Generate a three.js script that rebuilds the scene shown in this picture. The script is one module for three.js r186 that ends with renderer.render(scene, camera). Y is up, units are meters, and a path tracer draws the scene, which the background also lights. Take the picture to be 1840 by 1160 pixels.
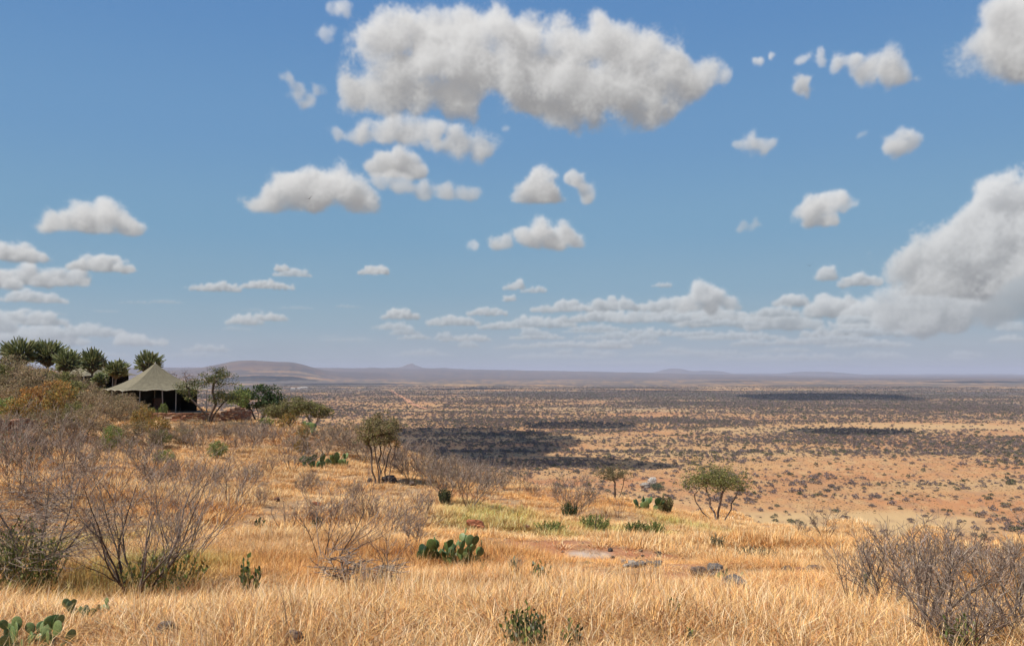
import * as THREE from 'three';
import { toCreasedNormals } from 'three/addons/utils/BufferGeometryUtils.js';

// ------------------------------------------------------------------ camera
const EYE = 1.7, FOCAL = 1593, PITCH = Math.atan(88 / FOCAL);
const scene = new THREE.Scene();
const camera = new THREE.PerspectiveCamera(2 * Math.atan(580 / FOCAL) * 180 / Math.PI, 1840 / 1160, 0.3, 120000);
camera.position.set(0, EYE, 0);
camera.rotation.x = PITCH;
scene.add(camera);
const renderer = new THREE.WebGLRenderer({ antialias: true });
renderer.setSize(1840, 1160);
renderer.toneMapping = THREE.LinearToneMapping;
renderer.toneMappingExposure = 1.18;
renderer.shadowMap.enabled = true;

// ------------------------------------------------------------------ small maths
function rng(seed) { let s = seed | 0; return () => { s = (s + 0x6d2b79f5) | 0; let t = Math.imul(s ^ (s >>> 15), 1 | s); t = (t + Math.imul(t ^ (t >>> 7), 61 | t)) ^ t; return ((t ^ (t >>> 14)) >>> 0) / 4294967296; }; }
const clamp = (x, a = 0, b = 1) => (x < a ? a : x > b ? b : x);
const lerp = (a, b, t) => a + (b - a) * t;
const smooth = (a, b, x) => { const t = clamp((x - a) / (b - a)); return t * t * (3 - 2 * t); };
const toLin = (c) => { c /= 255; return c <= 0.04045 ? c / 12.92 : Math.pow((c + 0.055) / 1.055, 2.4); };
const rgb255 = (r, g, b) => [toLin(r), toLin(g), toLin(b)];
const PERM = new Uint8Array(512);
{ const r = rng(77), p = [...Array(256).keys()]; for (let i = 255; i > 0; i--) { const j = Math.floor(r() * (i + 1)); [p[i], p[j]] = [p[j], p[i]]; } for (let i = 0; i < 512; i++) PERM[i] = p[i & 255]; }
const GX = new Float32Array(256), GY = new Float32Array(256), GZ = new Float32Array(256);
{ const r = rng(78); for (let i = 0; i < 256; i++) { const z = r() * 2 - 1, a = r() * 6.2832, q = Math.sqrt(1 - z * z); GX[i] = q * Math.cos(a); GY[i] = q * Math.sin(a); GZ[i] = z; } }
function noise3(x, y, z) {
  const xi = Math.floor(x), yi = Math.floor(y), zi = Math.floor(z), fx = x - xi, fy = y - yi, fz = z - zi;
  const X = xi & 255, Y = yi & 255, Z = zi & 255;
  const u = fx * fx * fx * (fx * (fx * 6 - 15) + 10), v = fy * fy * fy * (fy * (fy * 6 - 15) + 10), w = fz * fz * fz * (fz * (fz * 6 - 15) + 10);
  const A = PERM[X] + Y, B = PERM[X + 1] + Y, AA = PERM[A & 511] + Z, AB = PERM[(A + 1) & 511] + Z, BA = PERM[B & 511] + Z, BB = PERM[(B + 1) & 511] + Z;
  const g = (h, a, b, c) => { h = PERM[h & 511]; return GX[h] * a + GY[h] * b + GZ[h] * c; };
  const x1 = g(AA, fx, fy, fz), x2 = g(BA, fx - 1, fy, fz), x3 = g(AB, fx, fy - 1, fz), x4 = g(BB, fx - 1, fy - 1, fz);
  const x5 = g(AA + 1, fx, fy, fz - 1), x6 = g(BA + 1, fx - 1, fy, fz - 1), x7 = g(AB + 1, fx, fy - 1, fz - 1), x8 = g(BB + 1, fx - 1, fy - 1, fz - 1);
  const a = x1 + u * (x2 - x1), b = x3 + u * (x4 - x3), c = x5 + u * (x6 - x5), d = x7 + u * (x8 - x7);
  const e = a + v * (b - a), f = c + v * (d - c);
  return 1.5 * (e + w * (f - e));
}
function fbm(x, y, z, n) { let s = 0, a = 0.5, f = 1; for (let i = 0; i < n; i++) { s += a * noise3(x * f, y * f, z * f); a *= 0.5; f *= 2.03; } return s; }
const n2 = (x, z, n = 3, off = 0) => fbm(x, off + 0.37, z, n);

// direction of a picture point: [right, up, back] of the ray
const SP = Math.sin(PITCH), CP = Math.cos(PITCH);
function rayOf(px, py) { const u = (px - 920) / FOCAL, v = (580 - py) / FOCAL; return [u, SP + v * CP, -(CP - v * SP)]; }

// ------------------------------------------------------------------ sky
const SUN = new THREE.Vector3(-0.50, 0.82, 0.27).normalize();
const SKY_W = 4096, SKY_H = 2048;
function buildSky() {
  const data = new Float32Array(SKY_W * SKY_H * 4);
  const stops = [[0, rgb255(170, 178, 188)], [1.4, rgb255(164, 177, 189)], [3.2, rgb255(150, 174, 190)], [5.5, rgb255(136, 169, 192)], [9, rgb255(123, 163, 194)], [15, rgb255(109, 152, 194)], [23, rgb255(94, 139, 190)], [45, rgb255(74, 116, 174)], [90, rgb255(58, 96, 156)]];
  const air = (deg) => { let i = 0; while (i < stops.length - 2 && deg > stops[i + 1][0]) i++; const t = clamp((deg - stops[i][0]) / (stops[i + 1][0] - stops[i][0])), s = t * t * (3 - 2 * t) * 0.5 + t * 0.5; return [0, 1, 2].map((c) => lerp(stops[i][1][c], stops[i + 1][1][c], s)); };
  for (let r = 0; r < SKY_H; r++) {
    const deg = ((r + 0.5) / SKY_H - 0.5) * 180, c = air(Math.max(0, deg));
    for (let k = 0; k < SKY_W; k++) { const o = (r * SKY_W + k) * 4; data[o] = c[0]; data[o + 1] = c[1]; data[o + 2] = c[2]; data[o + 3] = 1; }
  }
  const UNIT = FOCAL;                                    // one cloud unit = one picture pixel's angle
  const LX = -0.50, LY = 0.74, LS = -0.45;               // towards the sun: left, up, towards the viewer
  // a cloud: lobes [az, el, r, depth] in units, base = flat underside, thick = optical thickness, haze 0..1 = how far it sinks in the air
  function drawCloud(lobes, { base = -1e9, thick = 1, haze = 0, rough = 1, seed = 0, dim = 1, soft = 1 }) {
    let x0 = 1e9, x1 = -1e9, y0 = 1e9, y1 = -1e9, rm = 0;
    for (const [a, e, r] of lobes) { x0 = Math.min(x0, a - r * 1.5); x1 = Math.max(x1, a + r * 1.5); y0 = Math.min(y0, e - r * 1.5); y1 = Math.max(y1, e + r * 1.5); rm = Math.max(rm, r); }
    y0 = Math.max(y0, base - rm * 0.35, UNIT * 0.002);
    const mid = lobes.map((l) => l[2]).sort((a, b) => a - b)[lobes.length >> 1], f1 = 1 / (mid * 0.95), so = seed * 13.7;
    const field = (x, y, s, oct) => {
      const wx = noise3(x * f1 * 0.55 + so + 31, y * f1 * 0.55, s * f1 * 0.5) * mid * 0.75, wy = noise3(x * f1 * 0.55 + so + 57, y * f1 * 0.7, s * f1 * 0.5) * mid * 0.42;
      x += wx; y += wy;
      let sum = 0;
      for (const [a, e, r, d] of lobes) { const dx = x - a, dy = y - e, ds = s - d; if (dx > r * 1.7 || dx < -r * 1.7 || dy > r * 1.7 || dy < -r * 1.7) continue; sum += Math.exp(6 * (1 - Math.sqrt(dx * dx + dy * dy + ds * ds) / r)); }
      if (sum < 0.06) return -1;
      const m = Math.log(sum) / 6 - 0.09;
      x -= wx; y -= wy;
      if (m < -0.45) return -1;
      let v = m + rough * 0.40 * (noise3(x * f1 + so, y * f1, s * f1) );
      if (oct > 1) v += rough * 0.30 * (0.30 - Math.abs(noise3(x * f1 * 2.1 + so, y * f1 * 2.1 + 5, s * f1 * 2.1)) );
      if (oct > 2) v += rough * 0.24 * (0.28 - Math.abs(noise3(x * f1 * 4.3 + so, y * f1 * 4.3 + 9, s * f1 * 4.3)) );
      if (oct > 3) v += rough * (0.17 * noise3(x * f1 * 9.1 + so, y * f1 * 9.1, s * f1 * 9.1) + 0.09 * noise3(x * f1 * 19 + so, y * f1 * 19, s * f1 * 19));
      if (y < base + mid * 0.4) v -= 0.9 * clamp((base + mid * 0.4 - y) / (mid * 0.75)) ;
      return v;
    };
    const S = rm * 1.25, steps = 26, ds = (2 * S) / steps, sig = (2.1 * thick) / mid;
    const top = Math.max(...lobes.map((l) => l[1] + l[2])), bot = Math.max(base, Math.min(...lobes.map((l) => l[1] - l[2])));
    const rowOf = (y) => (y / UNIT / Math.PI + 0.5) * SKY_H;
    for (let r = Math.floor(rowOf(y0)); r <= rowOf(y1); r++) {
      if (r < SKY_H / 2 || r >= SKY_H) continue;
      const el = ((r + 0.5) / SKY_H - 0.5) * Math.PI, y = el * UNIT, ce = Math.max(0.15, Math.cos(el)), bg = air(el * 180 / Math.PI);
      const c0 = (x0 / UNIT / ce - Math.PI / 2), c1 = (x1 / UNIT / ce - Math.PI / 2), colOf = (q) => (q / (2 * Math.PI) + 0.5) * SKY_W;
      for (let k = Math.floor(colOf(c0)); k <= colOf(c1); k++) {
        const az = ((k + 0.5) / SKY_W - 0.5) * 2 * Math.PI + Math.PI / 2, x = az * ce * UNIT;
        let T = 1, L = 0, B = 0;
        for (let i = 0; i < steps && T > 0.02; i++) {
          const s = -S + (i + 0.5) * ds, v = field(x, y, s, 4);
          if (v <= 0) continue;
          const den = sig * smooth(0, 0.42 * soft, v) * ds, a = 1 - Math.exp(-den);
          let od = 0;
          for (let j = 1, st = mid * 0.2; j <= 5; j++, st *= 1.6) { const w = field(x + LX * st, y + LY * st, s + LS * st, j < 3 ? 2 : 1); if (w > 0) od += sig * smooth(0, 0.3, w) * st * 0.95; }
          const lit = 0.45 * Math.exp(-od * 0.75) + 0.55 * Math.exp(-od * 0.16), h = clamp((y - bot) / Math.max(1, top - bot));
          L += T * a * lit; B += T * a * (0.46 + 0.54 * h);
          T *= 1 - a;
        }
        const A = 1 - T; if (A < 0.004) continue;
        L /= A; B /= A;
        const col = [0.38 * L + 0.345 * B, 0.378 * L + 0.336 * B, 0.365 * L + 0.335 * B], o = (r * SKY_W + (((k % SKY_W) + SKY_W) % SKY_W)) * 4;
        for (let c = 0; c < 3; c++) { const v = lerp(col[c] * 1.19 * dim, bg[c] * 1.03, haze); data[o + c] = lerp(data[o + c], v, A); }
      }
    }
  }
  const toAng = (px, py) => { const [x, y, z] = rayOf(px, py), el = Math.atan2(y, Math.hypot(x, z)), az = Math.atan2(x, -z); return [az * Math.cos(el) * UNIT, el * UNIT]; };
  // a cloud from a list of picture circles (x, y, r)
  function traced(circles, baseY, opt) {
    const r = rng(opt.seed * 977 + 5), l = circles.map(([px, py, q]) => { const [a, e] = toAng(px, py + (opt.down ?? 0)); return [a, e, q * (opt.k ?? 1), (r() - 0.5) * q * 0.9]; });
    drawCloud(l, { ...opt, base: baseY ? toAng(circles[0][0], baseY)[1] : -1e9 });
  }
  // a heap cloud: centre, half width, height over its flat base
  function heap(a, e, hw, h, opt) {
    const r = rng(opt.seed * 331 + 17), l = [], n = Math.max(4, Math.round(hw / h * 3.2) + 2), peak = 0.25 + r() * 0.5;
    for (let i = 0; i < n; i++) { const t = (i + 0.5) / n, bell = Math.pow(clamp(1 - Math.abs((t - peak) / (t < peak ? peak : 1 - peak))), 0.6), q = h * (0.30 + 0.26 * bell * (0.7 + 0.6 * r())); l.push([a + (t * 2 - 1) * (hw - q * 0.6), e + q * 0.35 + bell * h * 0.38 * r(), q, (r() - 0.5) * h * 0.6]); }
    for (let i = 0; i < n * 0.6; i++) { const t = clamp(peak + (r() - 0.5) * 0.7, 0.05, 0.95), q = h * (0.20 + 0.14 * r()); l.push([a + (t * 2 - 1) * hw * 0.8, e + h * (0.45 + 0.3 * r()), q, (r() - 0.5) * h * 0.6]); }
    drawCloud(l, { base: e, ...opt });
  }
  const heapPx = (px, baseY, hw, h, opt) => { const [a, e] = toAng(px, baseY); heap(a, e, hw, h, opt); };
  // far bank, lowest first
  const rnd = rng(4242);
  // soft grey rain air low on the right
  traced([[1620, 640, 90], [1720, 630, 110], [1840, 615, 130], [1960, 620, 140], [1500, 655, 60]], 0, { seed: 3, thick: 0.22, haze: 0.35, rough: 0.35, dim: 0.62, soft: 3 });
  for (const [px, by, hw, h, hz] of [[1000, 645, 90, 12, 0.72], [1240, 640, 110, 13, 0.7], [1400, 648, 120, 14, 0.68], [760, 640, 60, 8, 0.75], [1120, 655, 100, 9, 0.8], [90, 640, 120, 12, 0.6], [350, 640, 60, 8, 0.75], [620, 612, 50, 6, 0.8],
    [745, 610, 32, 10, 0.5], [835, 614, 52, 15, 0.42], [965, 610, 52, 13, 0.45], [1095, 627, 45, 22, 0.42], [1010, 625, 70, 14, 0.5], [1190, 606, 75, 17, 0.45], [1330, 612, 80, 18, 0.5], [1460, 620, 80, 20, 0.5], [1560, 625, 70, 16, 0.55]]) heapPx(px, by, hw, h, { seed: Math.round(px + by), haze: hz, rough: 0.8, thick: 0.9 });
  for (const [px, by, hw, h, hz] of [[720, 574, 36, 24, 0.26], [815, 586, 52, 22, 0.32], [875, 568, 42, 18, 0.32], [905, 592, 50, 16, 0.38], [975, 590, 66, 28, 0.34], [1075, 580, 70, 26, 0.32], [1180, 582, 80, 34, 0.32], [1300, 590, 90, 40, 0.3], [1400, 596, 70, 44, 0.34], [1010, 562, 60, 26, 0.30], [1110, 560, 60, 30, 0.27], [1200, 560, 54, 30, 0.27]]) heapPx(px, by, hw, h, { seed: Math.round(px * 1.3 + by), haze: hz, rough: 0.9 });
  traced([[1262, 528, 26], [1290, 535, 22], [1244, 545, 20], [1312, 548, 15], [1280, 552, 24], [1225, 556, 16]], 566, { seed: 21, haze: 0.16 });
  heapPx(1425, 552, 34, 26, { seed: 22, haze: 0.26 }); heapPx(1500, 572, 52, 46, { seed: 23, haze: 0.22 }); heapPx(1570, 588, 60, 48, { seed: 24, haze: 0.26 }); heapPx(1640, 596, 80, 52, { seed: 27, haze: 0.28 }); heapPx(1540, 606, 90, 30, { seed: 28, haze: 0.38 });
  { const q = rng(606); for (let i = 0; i < 46; i++) { const t = q(), px = 700 + 1180 * q(), by = 566 + 84 * t, hw = (20 + 46 * q()) * (1.1 - 0.4 * t); heapPx(px, by, hw, (9 + 13 * q()) * (1.15 - 0.6 * t), { seed: 650 + i, haze: 0.34 + 0.38 * t, rough: 1, thick: 0.75, soft: 1.3 }); }
    for (let i = 0; i < 14; i++) { const px = 20 + 640 * q(), by = 540 + 100 * q(); heapPx(px, by, 14 + 22 * q(), 4 + 4 * q(), { seed: 720 + i, haze: 0.6 + 0.2 * q(), thick: 0.5, soft: 1.6 }); } }
  // towering bank on the right
  traced([[1690, 530, 50], [1740, 540, 46], [1640, 545, 40], [1600, 550, 30], [1780, 560, 30], [1660, 575, 44], [1720, 575, 40], [1600, 580, 34]], 612, { seed: 25, haze: 0.22, thick: 1.2 });
  traced([[1640, 470, 44], [1610, 480, 36], [1680, 480, 50], [1740, 470, 56], [1800, 480, 70], [1850, 470, 70], [1720, 440, 36], [1770, 420, 52], [1830, 410, 60], [1790, 375, 44], [1830, 355, 46], [1765, 395, 34], [1870, 360, 50], [1700, 505, 44], [1780, 510, 50], [1850, 520, 60], [1920, 430, 90], [1900, 500, 80], [1960, 380, 80]], 552, { seed: 26, haze: 0.1, thick: 1.4, rough: 1.1 });
  traced([[1820, 540, 46], [1880, 545, 56], [1770, 548, 24], [1940, 550, 60]], 590, { seed: 29, haze: 0.3, dim: 0.62, rough: 0.5 });
  heapPx(1486, 506, 18, 28, { seed: 31, haze: 0.24, thick: 0.7 }); heapPx(1548, 516, 38, 26, { seed: 32, haze: 0.22 });
  // left low clouds
  for (const [px, by, hw, h, hz] of [[40, 620, 100, 34, 0.4], [170, 606, 60, 24, 0.42], [255, 622, 48, 26, 0.42], [30, 585, 80, 26, 0.3], [370, 632, 40, 14, 0.6], [-120, 600, 120, 50, 0.35]]) heapPx(px, by, hw, h, { seed: Math.round(px * 1.7 + by + 900), haze: hz, rough: 0.9 });
  for (const [px, by, hw, h, hz] of [[60, 545, 56, 22, 0.22], [60, 516, 88, 40, 0.12], [-60, 520, 80, 46, 0.12], [35, 472, 50, 36, 0.06], [180, 490, 58, 32, 0.08], [385, 524, 48, 18, 0.2], [480, 520, 48, 18, 0.2], [440, 584, 36, 20, 0.26], [486, 578, 34, 20, 0.26], [525, 498, 36, 16, 0.3], [508, 488, 14, 15, 0.16], [672, 494, 30, 18, 0.14], [925, 522, 22, 20, 0.26], [960, 526, 26, 12, 0.36], [915, 542, 14, 14, 0.26], [1190, 516, 20, 10, 0.42]]) heapPx(px, by, hw, h, { seed: Math.round(px * 2.1 + by + 300), haze: hz, thick: hz > 0.2 ? 0.7 : 1 });
  // middle clouds
  traced([[90, 404, 28], [130, 398, 30], [180, 392, 34], [155, 396, 26], [222, 402, 28], [250, 410, 16], [196, 384, 22]], 422, { seed: 41 });
  traced([[480, 352, 32], [520, 340, 40], [560, 335, 36], [600, 338, 42], [640, 350, 36], [610, 322, 24], [540, 322, 22], [655, 362, 24], [470, 368, 26], [575, 355, 40]], 390, { seed: 42, thick: 1.2 });
  traced([[690, 296, 32], [730, 300, 34], [665, 298, 20], [750, 306, 20], [710, 288, 24]], 326, { seed: 43, thick: 0.8, dim: 0.93 });
  traced([[715, 332, 26], [760, 344, 24], [805, 346, 26], [845, 350, 20], [680, 328, 18]], 364, { seed: 44, thick: 0.55, dim: 0.9 });
  traced([[650, 236, 26], [690, 234, 30], [735, 236, 34], [780, 244, 32], [825, 254, 30], [865, 266, 30], [705, 222, 20], [770, 230, 20], [888, 270, 16], [640, 246, 18]], 0, { seed: 45, thick: 0.8, dim: 0.95 });
  traced([[800, 258, 14], [770, 262, 12], [605, 240, 14]], 0, { seed: 46, thick: 0.3, dim: 0.9 });
  traced([[968, 318, 24], [980, 336, 30], [958, 344, 26], [995, 350, 24], [940, 356, 20], [965, 350, 26]], 370, { seed: 47 });
  traced([[1034, 318, 18], [1046, 336, 19], [1054, 356, 16], [1026, 326, 12]], 0, { seed: 48, thick: 0.7, dim: 0.94 });
  traced([[940, 420, 22], [975, 416, 26], [1010, 420, 26], [1030, 428, 22], [900, 436, 20], [960, 434, 26], [1000, 436, 26]], 454, { seed: 49 });
  traced([[850, 441, 11], [672, 489, 6]], 0, { seed: 50, thick: 0.4, haze: 0.2 });
  traced([[1455, 380, 26], [1480, 370, 26], [1505, 366, 20], [1465, 396, 26], [1495, 396, 20], [1522, 374, 12]], 414, { seed: 51, thick: 0.9 });
  traced([[1620, 258, 24], [1638, 252, 18], [1606, 264, 14]], 0, { seed: 52, thick: 0.6 });
  traced([[1350, 258, 22], [1376, 264, 18], [1330, 258, 12]], 0, { seed: 53, thick: 0.4, dim: 0.95 });
  traced([[1565, 124, 26], [1595, 122, 30], [1600, 100, 20], [1615, 134, 24], [1540, 110, 20], [1510, 112, 18], [1475, 106, 15], [1440, 104, 12]], 0, { seed: 54, thick: 0.6 });
  traced([[1440, 152, 18], [1446, 164, 12], [1364, 110, 10], [1392, 104, 8]], 0, { seed: 55, thick: 0.5 });
  traced([[1550, 243, 8], [910, 232, 8], [1335, 407, 12], [1355, 403, 12], [600, 18, 14], [585, 60, 16]], 0, { seed: 56, thick: 0.25, haze: 0.2 });
  traced([[516, 140, 14], [530, 165, 16], [548, 182, 16], [572, 162, 10], [560, 182, 12], [618, 14, 16]], 0, { seed: 57, thick: 0.32, rough: 1.3 });
  traced([[1790, 60, 46], [1830, 40, 60], [1830, 90, 56], [1810, 120, 34], [1860, 110, 50], [1880, 60, 70], [1770, 70, 24], [1830, 135, 26], [1900, 10, 60]], 0, { seed: 58, thick: 1.1 });
  // the large one
  traced([[670, 62, 50], [720, 60, 52], [770, 60, 54], [830, 50, 56], [880, 42, 44], [940, 66, 50], [1000, 60, 44], [1070, 66, 52], [1110, 78, 50], [1160, 96, 52], [1210, 112, 48], [1255, 130, 38], [1285, 134, 18], [640, 160, 44], [690, 156, 48], [740, 156, 46], [800, 160, 46], [840, 172, 34], [720, 110, 46], [780, 110, 60], [850, 110, 62], [920, 120, 62], [990, 130, 62], [1050, 150, 60], [1110, 160, 60], [1160, 160, 54], [1215, 158, 40], [960, 170, 44], [1020, 186, 40], [1080, 194, 34], [1140, 190, 34]], 0, { seed: 59, thick: 1.25, rough: 1.0, down: 8, k: 0.97 });
  // the same kind of sky goes on all round
  for (let i = 0; i < 120; i++) {
    const el = (i < 60 ? 0.035 + 0.11 * rnd() : 0.12 + 0.75 * Math.pow(rnd(), 1.5)), az = (rnd() * 2 - 1) * Math.PI, size = (26 + 60 * rnd()) * (0.35 + el * 2.2);
    if (Math.abs(az) < 0.66 && el < 0.46) continue;
    heap(az * Math.cos(el) * UNIT, el * UNIT, size * (1.1 + rnd()), size * (0.5 + 0.3 * rnd()), { seed: 500 + i, haze: clamp(0.5 - el * 2.2) });
  }
  for (let i = 0; i < data.length; i++) if ((i & 3) < 3) data[i] *= 0.85;          // the picture is exposed for the ground
  const t = new THREE.DataTexture(data, SKY_W, SKY_H, THREE.RGBAFormat, THREE.FloatType);
  t.mapping = THREE.EquirectangularReflectionMapping; t.magFilter = THREE.LinearFilter; t.needsUpdate = true;
  return t;
}
scene.background = buildSky();
scene.environment = scene.background;

// ------------------------------------------------------------------ sun and air
const sun = new THREE.DirectionalLight(new THREE.Color().setRGB(1, 0.945, 0.86), 4.8);
sun.name = 'sun';
sun.position.copy(SUN).multiplyScalar(200);
sun.castShadow = true;
Object.assign(sun.shadow.camera, { left: -90, right: 90, top: 90, bottom: -90, near: 1, far: 500 });
sun.shadow.mapSize.set(4096, 4096);
scene.add(sun, sun.target);
scene.fog = new THREE.FogExp2(new THREE.Color().setRGB(0.85, 0.86, 1.0), 3.4e-5);

// ------------------------------------------------------------------ helpers for things
const taken = new Map();
function numbered(name) { const n = taken.get(name) ?? 0; taken.set(name, n + 1); return n ? name + '_' + String(n).padStart(3, '0') : name; }
function tag(o, label, category, group, kind) { o.userData.label = label; if (category) o.userData.category = category; if (group) o.userData.group = group; if (kind) o.userData.kind = kind; return o; }
function shadowed(m) { m.castShadow = true; m.receiveShadow = true; return m; }
function mesh(name, geo, mat, parent) { const m = shadowed(new THREE.Mesh(geo, mat)); m.name = parent === scene ? numbered(name) : name; parent.add(m); return m; }
function thing(name, label, category, group) { const g = new THREE.Group(); g.name = numbered(name); scene.add(g); return tag(g, label, category, group); }
function copyOf(o, label, group) { const c = o.clone(); c.name = numbered(o.name.replace(/_\d{3}$/, '')); c.userData = { ...o.userData }; scene.add(c); if (label) c.userData.label = label; if (group) c.userData.group = group; return c; }
const col = (r, g, b) => new THREE.Color().setRGB(r, g, b);

// ------------------------------------------------------------------ terrain
// spot heights of the hill: picture x, picture y of the ground there, depth in metres
const SPOTS = [[0, 1160, 6.6], [500, 1160, 6.1], [920, 1160, 6], [1400, 1160, 6], [1840, 1160, 6.3], [250, 1068, 11], [920, 1070, 10], [1500, 1090, 9], [0, 1060, 11.5],
  [820, 1010, 15], [1300, 1042, 13], [1050, 996, 20], [1700, 1090, 9.4], [1840, 1080, 9.6], [855, 946, 28], [1150, 960, 31], [1350, 990, 23], [1600, 1010, 19], [1840, 1010, 17],
  [500, 905, 28], [200, 915, 25], [800, 905, 35], [0, 920, 23], [700, 864, 43], [400, 860, 39], [940, 884, 50], [1030, 925, 40], [590, 832, 51], [400, 806, 56], [200, 810, 51], [0, 820, 42],
  [380, 756, 74], [560, 772, 72], [600, 772, 82], [740, 836, 62], [900, 872, 60], [1100, 902, 68], [1285, 938, 72], [1500, 966, 48], [1680, 975, 40], [1840, 985, 34],
  [0, 770, 52], [100, 752, 62], [0, 706, 76], [100, 712, 84], [0, 664, 100], [150, 706, 96], [270, 738, 80], [330, 738, 88], [210, 714, 104], [440, 752, 88], [60, 668, 108]];
const CTRL = SPOTS.map(([px, py, d]) => { const [x, y, z] = rayOf(px, py), k = d / -z; return [x * k, y * k + EYE, -d]; });
for (const [deg, r, y] of [[0, 0, 0], [-50, 12, 0.2], [50, 12, -1.2], [-50, 60, 0.6], [-50, 120, 6], [-90, 60, 5], [90, 30, -3.2], [90, 60, -9], [180, 30, 4], [130, 30, 1], [-130, 30, 5], [50, 30, -5.4], [-35, 130, 4], [-12, 110, -5], [40, 60, -13], [0, 90, -14], [-70, 20, 1.2], [180, 8, 1.2]]) CTRL.push([r * Math.sin(deg * Math.PI / 180), y, -r * Math.cos(deg * Math.PI / 180)]);
function hillHeight(x, z) {
  let sw = 0, sx = 0, sz = 0, sy = 0, xx = 0, xz = 0, zz = 0, xy = 0, zy = 0;
  for (const [cx, cy, cz] of CTRL) {
    const dx = cx - x, dz = cz - z, s2 = 4 + 0.012 * (cx * cx + cz * cz), q = 1 / ((dx * dx + dz * dz) / s2 + 0.35), w = q * q * q;
    sw += w; sx += w * dx; sz += w * dz; sy += w * cy; xx += w * dx * dx; xz += w * dx * dz; zz += w * dz * dz; xy += w * dx * cy; zy += w * dz * cy;
  }
  const mx = sx / sw, mz = sz / sw, my = sy / sw, k = 0.6 + 0.002 * (x * x + z * z);
  const a = xx / sw - mx * mx + k, b = xz / sw - mx * mz, c = zz / sw - mz * mz + k, p = xy / sw - mx * my, q = zy / sw - mz * my, det = a * c - b * b;
  const gx = (p * c - q * b) / det, gz = (q * a - p * b) / det;
  return my - gx * mx - gz * mz + 0.16 * n2(x * 0.22, z * 0.22, 3) + 0.5 * n2(x * 0.05, z * 0.05, 2, 4) * smooth(10, 40, Math.hypot(x, z));
}
const EDGE = [[-180, 160], [-70, 170], [-40, 160], [-30, 132], [-24, 112], [-20, 100], [-15, 92], [-11, 84], [-6.5, 70], [0, 63], [6.5, 70], [13, 77], [17, 66], [20, 55], [25, 46], [30, 40], [45, 40], [90, 60], [180, 160]];
function edgeAt(deg) { let i = 0; while (i < EDGE.length - 2 && deg > EDGE[i + 1][0]) i++; return lerp(EDGE[i][1], EDGE[i + 1][1], smooth(EDGE[i][0], EDGE[i + 1][0], deg)); }
const PLAIN = -118;
function plainHeight(x, z, r) {
  let y = PLAIN + 9 * n2(x / 900, z / 900, 3, 7) * smooth(400, 1500, r) + 26 * n2(x / 4200, z / 2600, 2, 9) * smooth(3000, 8000, r);
  const a = Math.atan2(x, -z) * 180 / Math.PI;
  if (r > 6000) {
    const bump = (deg, w, rr, wr, h) => h * Math.exp(-Math.pow(Math.abs(a - deg) / w, 2.6) - Math.pow(Math.abs(r - rr) / wr, 2));
    y += bump(-15.6, 3.0, 15500, 2600, 265) + bump(-13.0, 1.4, 15200, 2300, 60) + bump(-19.5, 3.2, 16500, 2500, 120);
    y += bump(-10, 3.4, 17000, 2400, 60);
    const rise = smooth(14000, 26000, r), lift = lerp(230, -20, smooth(-12, 24, a));
    y += rise * lift + rise * 40 * n2(x / 5000, z / 5000, 3, 2);
    const peak = (deg, w, h) => h * Math.max(0, 1 - Math.abs(a - deg) / w) * Math.exp(-Math.pow((r - 31000) / 1500, 2));
    y += peak(-6.55, 0.75, 110) + peak(-6.72, 0.3, 60) + peak(-6.4, 0.22, 66) + peak(-6.05, 0.6, 45) + peak(-7.3, 0.9, 36) + bump(-5.0, 1.6, 30000, 1800, 40) + bump(-8.6, 1.2, 30000, 1800, 36) + (14 * n2(a * 2.2, 4, 3, 6) + 6 * n2(a * 9, 4, 2, 8)) * Math.exp(-Math.pow((r - 31000) / 2500, 2));
    y += bump(10.4, 1.0, 38000, 2500, 200) + bump(12.6, 1.1, 38000, 2500, 140) + bump(19, 2.2, 38000, 2500, 150);
    y += (6 + 0.0012 * r) * n2(x / 700, z / 700, 3, 11) * smooth(9000, 14000, r);
  }
  return y;
}
function heightAt(x, z) {
  const r = Math.hypot(x, z), deg = Math.atan2(x, -z) * 180 / Math.PI, E = edgeAt(deg);
  if (r <= E) return hillHeight(x, z);
  const k = E / r, y0 = hillHeight(x * k, z * k), y1 = hillHeight(x * k * 0.93, z * k * 0.93), s = clamp((y0 - y1) / (E * 0.07), -0.3, -0.04), t = r - E;
  const fall = y0 + s * 30 * (1 - Math.exp(-t / 30)) - 0.42 * (t + 26 * (Math.exp(-t / 26) - 1)) + 2.5 * n2(x / 40, z / 40, 3, 5) * smooth(20, 120, t);
  const p = plainHeight(x, z, r), w = 14, d = fall - p;
  return d > 60 ? fall : d < -60 ? p : p + w * Math.log1p(Math.exp(d / w));
}
// where the line of sight through a picture point meets the ground
function groundAt(px, py, from = 3, to = 160) {
  const [x, y, z] = rayOf(px, py), h = Math.hypot(x, z); let a = from;
  for (let r = from; r < to; r *= 1.01) { const k = r / h; if (y * k + EYE < heightAt(x * k, z * k)) { let lo = a, hi = r; for (let i = 0; i < 14; i++) { const m = (lo + hi) / 2, q = m / h; if (y * q + EYE < heightAt(x * q, z * q)) hi = m; else lo = m; } const q = hi / h; return new THREE.Vector3(x * q, heightAt(x * q, z * q), z * q); } a = r; }
  return null;
}
// a place by picture x and distance
function placeAt(px, r) { const a = Math.atan((px - 920) / FOCAL / CP), x = r * Math.sin(a), z = -r * Math.cos(a); return new THREE.Vector3(x, heightAt(x, z), z); }
const pixels = (p, n) => n * Math.hypot(p.x, p.y - EYE, p.z) / FOCAL;   // metres that n picture pixels span at p

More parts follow.
